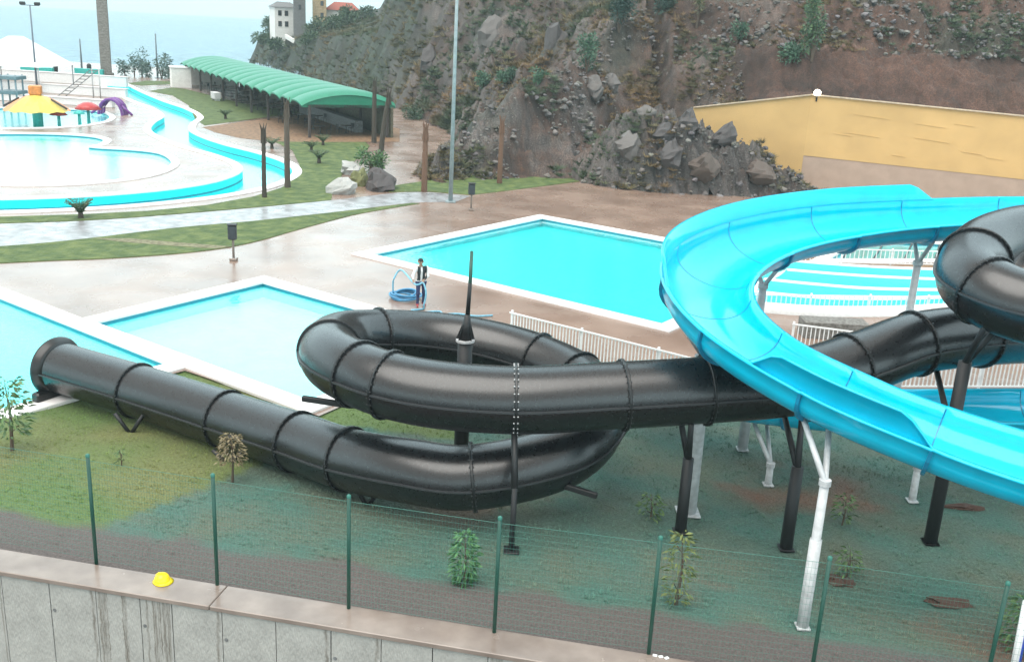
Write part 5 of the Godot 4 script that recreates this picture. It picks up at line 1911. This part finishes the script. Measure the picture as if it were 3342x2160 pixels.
func lawn_things() -> void:
	palm("slim dark palm trunk on the lawn at the lazy river's bend", Vector3(-14.56, 0.03, -56.12), 3.59, 0.12, M.trunk, 6)
	palm("taller brown palm trunk right of the lazy river's bend", Vector3(-14.13, 0.03, -59.96), 4.75, 0.16, mat(lin(0.11, 0.085, 0.065), 0.9, M.fine, 2.0), 6)
	palm("palm trunk in front of the green pavilion's near corner", Vector3(-12.69, 0.03, -85.68), 4.81, 0.19, M.trunk, 6)
	palm("leaning palm trunk against the rocky foot of the hill", Vector3(-9.76, 0.03, -69.06), 5.06, 0.17, M.trunk, 6, 0.5)
	palm("reddish palm trunk left of the tall lamp post", Vector3(-5.91, 0.03, -61.19), 3.64, 0.17, M.trunk_red, 7)
	palm("reddish palm trunk right of the tall lamp post", Vector3(-1.36, 0.03, -66.18), 3.83, 0.16, M.trunk_red, 7)
	lamp_post("tall pale metal lamp post at the end of the path", Vector3(-4.03, 0.03, -57.94), 14.0, 0.13, mat(lin(0.3, 0.38, 0.4), 0.45, M.grain, 0.5))
	fronds("cycad", "small dark cycad on the edge of the path at the left", Vector3(-21.45, 0.03, -47.70), 26, 0.95, 0.25, 1.5, "small palms on the lawns")
	fronds("young_palm", "young palm on the upper lawn beside the lazy river", Vector3(-29.37, 0.03, -98.97), 18, 0.95, 0.35, 1.0, "small palms on the lawns")
	fronds("young_palm", "young palm right behind the slim dark trunk", Vector3(-19.66, 0.03, -78.35), 20, 0.95, 0.3, 1.0, "small palms on the lawns")
	fronds("young_palm", "young palm at the earth patch below the pavilion", Vector3(-16.35, 0.03, -82.00), 18, 0.85, 0.3, 1.1, "small palms on the lawns")
	fronds("young_palm", "young palm on the lawn, the middle one of three", Vector3(-16.42, 0.03, -77.78), 18, 0.85, 0.3, 1.1, "small palms on the lawns")
	fronds("young_palm", "young palm on the lawn, nearest of three", Vector3(-14.51, 0.03, -71.30), 20, 0.95, 0.35, 1.1, "small palms on the lawns")
	# dark boxes on posts
	for k in 2:
		var p: Vector3 = [Vector3(-11.93, 0.03, -40.69), Vector3(-2.68, 0.03, -55.46)][k]
		var t := thing("post_bin", ["dark litter bin on a post at the deck's edge", "dark litter bin on a post by the tall lamp post"][k], "bin", p, "litter bins on posts")
		var st := begin(true)
		bar(st, p, p + Vector3(0, 1.45, 0), 0.05, 0.05, 10)
		obj("post", st, mat(lin(0.2, 0.17, 0.15), 0.6), t)
		st = begin()
		box(st, p + Vector3(0, 1.22, 0.08), Vector3(0.36, 0.6, 0.3), Basis(Vector3.UP, 0.2), 0.04)
		obj("body", st, mat(lin(0.035, 0.045, 0.055), 0.5, M.grain, 1.0), t)
		st = begin()
		box(st, p + Vector3(0, 1.555, 0.08), Vector3(0.4, 0.05, 0.34), Basis(Vector3.UP, 0.2), 0.015)
		obj("lid", st, M.steel_dark, t)
		st = begin()
		box(st, p + Vector3(0, 0.06, 0), Vector3(0.3, 0.12, 0.3), Basis(), 0.02)
		obj("foot", st, M.cap, t)
	var palem := mat(lin(0.5, 0.5, 0.48), 0.75, M.fine, 0.8, {"normal": M.bumpy, "ns": 1.0, "world": false})
	var darkm := mat(lin(0.1, 0.085, 0.085), 0.8, M.fine, 0.8, {"normal": M.bumpy, "ns": 1.4, "world": false})
	boulder("large pale stone on the lawn by the path", Vector3(-10.59, 0.03, -58.98) + Vector3(0, 0.25, 0), Vector3(0.85, 0.7, 0.75), palem, 51, "stones at the lawn's end")
	boulder("second pale stone behind the large one", Vector3(-11.49, 0.03, -66.92) + Vector3(0, 0.25, 0), Vector3(0.75, 0.65, 0.8), palem, 53, "stones at the lawn's end")
	boulder("mossy yellowish stone between the pale and the dark one", Vector3(-10.06, 0.03, -62.23) + Vector3(0, 0.3, 0), Vector3(0.5, 0.75, 0.6), mat(lin(0.22, 0.23, 0.1), 0.85, M.fine, 0.8, {"normal": M.bumpy, "ns": 1.2, "world": false}), 57, "stones at the lawn's end")
	boulder("dark brown boulder at the hill's foot beside the path", Vector3(-8.65, 0.03, -61.30) + Vector3(0, 0.35, 0), Vector3(1.35, 0.95, 0.9), darkm, 59, "stones at the lawn's end")

func sapling(label: String, at: Vector3, h: float, r: float, n: int, l: float, dark: Color, pale: Color, bare := 0.25) -> void:
	at.y = bank(at.x, at.z) - 0.03
	var t := thing("sapling", label, "plant", at, "young plants on the bank")
	var st := begin(true)
	var pts := [at, at + Vector3(0.03 * h, h * 0.5, 0.02), at + Vector3(-0.02, h, 0)]
	tube(st, pts, [0.022 * h + 0.006, 0.014 * h + 0.004, 0.004], 6)
	for k in 5:
		var y := lerpf(bare, 0.9, k / 5.0) * h
		var a := k * 2.4
		tube(st, [at + Vector3(0, y, 0), at + Vector3(cos(a) * r * 0.5, y + 0.12 * h, sin(a) * r * 0.5), at + Vector3(cos(a) * r * 0.85, y + 0.1 * h, sin(a) * r * 0.85)], [0.012, 0.008, 0.003], 5)
	obj("stem", st, M.bark, t)
	st = begin(true)
	for i in n:
		var s := bare + (1.0 - bare) * rng.randf()
		var a := rng.randf() * TAU
		var rr := r * sqrt(rng.randf()) * (0.55 + 0.45 * sin(s * PI))
		leaf(st, at + Vector3(cos(a) * rr, s * h, sin(a) * rr), Vector3(cos(a), rng.randf_range(-0.7, 0.5), sin(a)).normalized(), l * rng.randf_range(0.7, 1.3), l * 0.17, dark.lerp(pale, rng.randf()))
	obj("leaves", st, M.leaf, t)

func front_plants() -> void:
	var dk := Color(0.035, 0.08, 0.03)
	var lt := Color(0.12, 0.2, 0.07)
	sapling("leafy sapling with drooping leaves at the left edge", Vector3(-11.32, 0.05, -20.71), 1.75, 0.42, 300, 0.2, dk, lt)
	sapling("dry brown plant in front of the black tube slide", Vector3(-5.96, 0.20, -19.68), 1.15, 0.3, 420, 0.1, Color(0.12, 0.09, 0.05), Color(0.25, 0.2, 0.11), 0.45)
	sapling("tiny seedling on the lawn left of the second fence post", Vector3(-8.62, 0.10, -20.24), 0.4, 0.1, 30, 0.09, dk, lt)
	sapling("dense bright green shrub behind the fence in the middle", Vector3(-0.63, 0.35, -15.63), 1.02, 0.23, 480, 0.13, Color(0.03, 0.1, 0.04), Color(0.09, 0.22, 0.08), 0.02)
	sapling("loose yellowish green sapling right of the middle fence posts", Vector3(3.15, 0.35, -15.37), 1.45, 0.24, 220, 0.14, Color(0.06, 0.09, 0.03), Color(0.17, 0.2, 0.06), 0.05)
	sapling("small dark plant left of the thick white column", Vector3(3.15, 0.30, -19.00), 0.6, 0.24, 150, 0.12, dk, lt, 0.1)
	sapling("small plant right of the white forked support", Vector3(7.28, 0.30, -19.13), 0.75, 0.2, 110, 0.12, dk, lt, 0.2)
	sapling("small plant above the sixth fence post", Vector3(6.69, 0.30, -16.92), 0.6, 0.22, 110, 0.12, dk, lt, 0.1)
	sapling("leafy shrub at the bottom right corner by the striped pole", Vector3(8.87, 0.45, -14.61), 0.95, 0.32, 350, 0.15, dk, lt, 0.05)
	# hollows of dug red earth with small clods
	for k in 3:
		var p: Vector3 = [Vector3(6.51, 0.30, -16.67), Vector3(10.44, 0.30, -20.33), Vector3(8.33, 0.30, -16.11)][k]
		p.y = bank(p.x, p.z)
		var o := obj("earth_clod", rock_mesh(61 + k, 0.9), mat(lin(0.1, 0.05, 0.035), 0.9, M.fine, 1.0))
		o.position = p
		o.scale = Vector3([0.32, 0.5, 0.45][k], 0.08, [0.18, 0.2, 0.2][k])
		tag(o, ["low clod of dark earth beside the sixth fence post", "low ridge of red earth beneath the blue slide", "low ridge of red earth left of the last fence post"][k], "earth")

# ---------- the worker with the hose ----------
func sdf_body(bones: Array, cell: float, k: float, st: SurfaceTool, paint: Callable) -> void:
	var lo := Vector3(1e9, 1e9, 1e9)
	var hi := -lo
	for b in bones:
		for e in [[b[0], b[2]], [b[1], b[3]]]:
			lo = lo.min(e[0] - Vector3.ONE * (e[1] + cell * 2.0))
			hi = hi.max(e[0] + Vector3.ONE * (e[1] + cell * 2.0))
	var n := Vector3i(((hi - lo) / cell).ceil()) + Vector3i.ONE
	var f := PackedFloat32Array()
	f.resize(n.x * n.y * n.z)
	f.fill(1.0)
	for b in bones:
		var r := maxf(b[2], b[3]) + cell * 3.0 + k
		var a0 := Vector3i(((b[0].min(b[1]) - Vector3.ONE * r - lo) / cell).floor()).clamp(Vector3i.ZERO, n - Vector3i.ONE)
		var a1 := Vector3i(((b[0].max(b[1]) + Vector3.ONE * r - lo) / cell).ceil()).clamp(Vector3i.ZERO, n - Vector3i.ONE)
		var ab: Vector3 = b[1] - b[0]
		var l2 := maxf(ab.length_squared(), 1e-9)
		for z in range(a0.z, a1.z + 1):
			for y in range(a0.y, a1.y + 1):
				for x in range(a0.x, a1.x + 1):
					var p := lo + Vector3(x, y, z) * cell
					var t := clampf((p - b[0]).dot(ab) / l2, 0, 1)
					var d: float = p.distance_to(b[0] + ab * t) - lerpf(b[2], b[3], t)
					var i := x + n.x * (y + n.y * z)
					var h := maxf(k - absf(f[i] - d), 0.0) / k
					f[i] = minf(f[i], d) - h * h * k * 0.25
	var ids := {}
	var count := 0
	for z in n.z - 1:
		for y in n.y - 1:
			for x in n.x - 1:
				var s := 0
				var sum := Vector3.ZERO
				var m := 0
				var v := []
				for c in 8:
					var q := f[(x + (c & 1)) + n.x * ((y + ((c >> 1) & 1)) + n.y * (z + (c >> 2)))]
					v.append(q)
					if q < 0.0:
						s += 1
				if s == 0 or s == 8:
					continue
				for e in [[0, 1], [2, 3], [4, 5], [6, 7], [0, 2], [1, 3], [4, 6], [5, 7], [0, 4], [1, 5], [2, 6], [3, 7]]:
					if (v[e[0]] < 0.0) != (v[e[1]] < 0.0):
						var t: float = v[e[0]] / (v[e[0]] - v[e[1]])
						var pa := Vector3(e[0] & 1, (e[0] >> 1) & 1, e[0] >> 2)
						var pb := Vector3(e[1] & 1, (e[1] >> 1) & 1, e[1] >> 2)
						sum += pa.lerp(pb, t)
						m += 1
				var p := lo + (Vector3(x, y, z) + sum / m) * cell
				st.set_color(paint.call(p))
				st.add_vertex(p)
				ids[x + n.x * (y + n.y * z)] = count + base_index
				count += 1
	for z in range(1, n.z - 1):
		for y in range(1, n.y - 1):
			for x in range(1, n.x - 1):
				var i := x + n.x * (y + n.y * z)
				var inside := f[i] < 0.0
				for ax in 3:
					var st_: int = [1, n.x, n.x * n.y][ax]
					if inside == (f[i + st_] < 0.0):
						continue
					var u: int = [n.x, n.x * n.y, 1][ax]
					var w: int = [n.x * n.y, 1, n.x][ax]
					var q := [i, i - u, i - u - w, i - w]
					if not inside:
						q = [i, i - w, i - u - w, i - u]
					if ids.has(q[0]) and ids.has(q[1]) and ids.has(q[2]) and ids.has(q[3]):
						for e in [0, 1, 2, 0, 2, 3]:
							st.add_index(ids[q[e]])
	base_index += count

var base_index := 0

func worker() -> void:
	var at := Vector3(-3.43, 0.03, -35.15)
	var t := thing("person", "person in dark vest and navy trousers holding a blue hose", "person", at)
	var B := Basis(Vector3.UP, 0.35)
	# joints of a man standing, turned to his right, both hands in front on the hose
	var j := {"hl": Vector3(-0.1, 0.92, 0), "hr": Vector3(0.1, 0.92, 0), "kl": Vector3(-0.12, 0.5, 0.06), "kr": Vector3(0.12, 0.5, -0.02), "al": Vector3(-0.13, 0.09, 0.04), "ar": Vector3(0.13, 0.09, -0.12), "tl": Vector3(-0.16, 0.04, 0.2), "tr": Vector3(0.17, 0.04, 0.04), "waist": Vector3(0, 1.1, 0.02), "chest": Vector3(-0.02, 1.35, 0.05), "neck": Vector3(-0.04, 1.54, 0.09), "sl": Vector3(-0.21, 1.45, 0.06), "sr": Vector3(0.18, 1.45, 0.05), "el": Vector3(-0.34, 1.2, 0.13), "er": Vector3(0.22, 1.17, 0.12), "wl": Vector3(-0.38, 1.04, 0.34), "wr": Vector3(-0.02, 1.02, 0.3)}
	var bones := [[j.hl, j.kl, 0.095, 0.065], [j.hr, j.kr, 0.095, 0.065], [j.kl, j.al, 0.065, 0.048], [j.kr, j.ar, 0.065, 0.048], [j.al, j.tl, 0.05, 0.036], [j.ar, j.tr, 0.05, 0.036], [j.hl, j.hr, 0.11, 0.11], [Vector3(0, 0.98, 0), j.waist, 0.135, 0.13], [j.waist, j.chest, 0.13, 0.15], [j.sl, j.sr, 0.085, 0.085], [j.chest, j.neck, 0.1, 0.055], [j.sl, j.el, 0.062, 0.047], [j.sr, j.er, 0.062, 0.047], [j.el, j.wl, 0.046, 0.033], [j.er, j.wr, 0.046, 0.033], [j.neck, Vector3(-0.05, 1.62, 0.11), 0.052, 0.055]]
	var skin := Color(0.28, 0.17, 0.12)
	var shirt := Color(0.62, 0.62, 0.62)
	var vest := Color(0.015, 0.02, 0.025)
	var navy := Color(0.02, 0.03, 0.09)
	var red := Color(0.3, 0.04, 0.04)
	var paint := func(p: Vector3) -> Color:
		if p.y > 1.53 and absf(p.x + 0.04) < 0.12:
			return skin
		if p.y > 0.97:
			if p.z > 0.27 and p.y < 1.12:
				return skin
			if absf(p.x) < 0.17 and absf(p.x + 0.03) > 0.035 and p.y > 1.0:
				return vest
			return shirt
		if p.y < 0.12:
			return red
		return navy
	var st := begin(true)
	base_index = 0
	sdf_body(bones, 0.022, 0.05, st, paint)
	# head with nose, chin, ears
	var hc := Vector3(-0.06, 1.7, 0.125)
	var head := [[hc + Vector3(0, 0.02, -0.015), hc + Vector3(0, 0.03, 0.01), 0.098, 0.095], [hc + Vector3(0, -0.06, 0.03), hc + Vector3(0, -0.085, 0.045), 0.06, 0.042], [hc + Vector3(0, 0.0, 0.095), hc + Vector3(0, -0.025, 0.112), 0.012, 0.017], [hc + Vector3(-0.093, -0.01, 0), hc + Vector3(-0.096, 0.015, -0.005), 0.018, 0.02], [hc + Vector3(0.093, -0.01, 0), hc + Vector3(0.096, 0.015, -0.005), 0.018, 0.02], [hc + Vector3(0, -0.1, -0.02), hc + Vector3(0, -0.16, -0.03), 0.052, 0.055]]
	sdf_body(head, 0.012, 0.02, st, func(p: Vector3) -> Color:
		if p.z > hc.z + 0.07 and absf(p.y - hc.y - 0.012) < 0.012 and absf(absf(p.x - hc.x) - 0.034) < 0.014:
			return Color(0.03, 0.02, 0.02)
		if p.z > hc.z + 0.06 and absf(p.y - hc.y + 0.062) < 0.008 and absf(p.x - hc.x) < 0.026:
			return Color(0.18, 0.06, 0.05)
		return skin)
	# hands closed round the hose: a palm, four curled fingers and a thumb each
	for h in [[j.wl, 1.0], [j.wr, -1.0]]:
		var w: Vector3 = h[0]
		var d := Vector3(0, -0.25, 1).normalized()
		var list := [[w, w + d * 0.075, 0.03, 0.036]]
		for k in 4:
			var o := Vector3((k - 1.5) * 0.021, 0, 0)
			var p0v := w + d * 0.08 + o
			var p1v := p0v + Vector3(0, -0.012, 0.034 + 0.004 * (1.5 - absf(k - 1.5)))
			var p2v := p1v + Vector3(0, -0.032, 0.004)
			var p3v := p2v + Vector3(0, -0.014, -0.024)
			list.append_array([[p0v, p1v, 0.0095, 0.009], [p1v, p2v, 0.009, 0.0085], [p2v, p3v, 0.0085, 0.0075]])
		var th: Vector3 = w + d * 0.03 + Vector3(0.03 * h[1], -0.005, 0)
		list.append_array([[th, th + Vector3(0.022 * h[1], -0.02, 0.03), 0.012, 0.0105], [th + Vector3(0.022 * h[1], -0.02, 0.03), th + Vector3(0.006 * h[1], -0.045, 0.05), 0.0105, 0.0085]])
		sdf_body(list, 0.006, 0.008, st, func(_p: Vector3) -> Color: return skin)
	var body := obj("body", st, mat(Color.WHITE, 0.8, null, 1.0, {"vc": true}), t, true)
	body.basis = B
	st = begin(true)
	base_index = 0
	sdf_body([[hc + Vector3(0, 0.045, -0.03), hc + Vector3(0, 0.06, 0.02), 0.1, 0.09], [hc + Vector3(0, -0.03, -0.06), hc + Vector3(0, 0.03, -0.05), 0.06, 0.085]], 0.014, 0.03, st, func(_p: Vector3) -> Color: return Color(0.01, 0.01, 0.012))
	var hair := obj("hair", st, mat(Color.WHITE, 0.6, null, 1.0, {"vc": true}), t, true)
	hair.basis = B
	# blue hose: from the coil up through his hands and down to a tangle by the pool
	var hose_m := mat(lin(0.06, 0.3, 0.55), 0.35, M.grain, 1.0)
	var hose_pale := mat(lin(0.2, 0.5, 0.66), 0.35, M.grain, 1.0)
	var lh: Vector3 = at + B * (j.wl + Vector3(0, -0.045, 0.105))
	var rh: Vector3 = at + B * (j.wr + Vector3(0, -0.045, 0.105))
	var coil_c: Vector3 = Vector3(-4.12, 0.03, -36.11)
	var hose := thing("hose", "blue hose looping from the coil through the worker's hands", "hose", coil_c)
	st = begin(true)
	var pts := catmull([coil_c + Vector3(-0.45, 0.3, 0.1), coil_c + Vector3(-0.42, 0.75, 0.12), coil_c + Vector3(-0.15, 1.12, 0.1), lh, (lh + rh) * 0.5 + Vector3(0, -0.04, 0.02), rh, rh + Vector3(0.12, -0.35, 0.12), rh + Vector3(0.05, -0.8, 0.15), at + Vector3(0.15, 0.04, 0.5), at + Vector3(-0.25, 0.04, 0.75), at + Vector3(0.2, 0.05, 0.95), at + Vector3(0.75, 0.05, 0.75), at + Vector3(0.95, 0.05, 1.05), at + Vector3(1.5, 0.04, 0.9), at + Vector3(2.1, 0.05, 1.1), at + Vector3(2.7, 0.05, 0.9)], 10)
	var rad := []
	rad.resize(pts.size())
	rad.fill(0.034)
	tube(st, pts, rad, 8)
	obj("hose_line", st, hose_pale, hose)
	for k in 4:
		st = begin(true)
		var loop := []
		var lr := []
		for i in 33:
			var a := TAU * i / 32
			var r := 0.5 + 0.07 * sin(k * 2.0) + 0.05 * sin(a * 2.0 + k * 1.7)
			loop.append(coil_c + Vector3(cos(a) * r, 0.045 + k * 0.05 + 0.03 * sin(a * 2.0 + k * 1.3) + 0.03, sin(a) * r) + Vector3(0.06 * sin(k * 2.6), 0, 0.07 * cos(k * 1.9)))
			lr.append(0.042)
		tube(st, loop, lr, 8)
		obj("coil_turn", st, hose_m, hose)
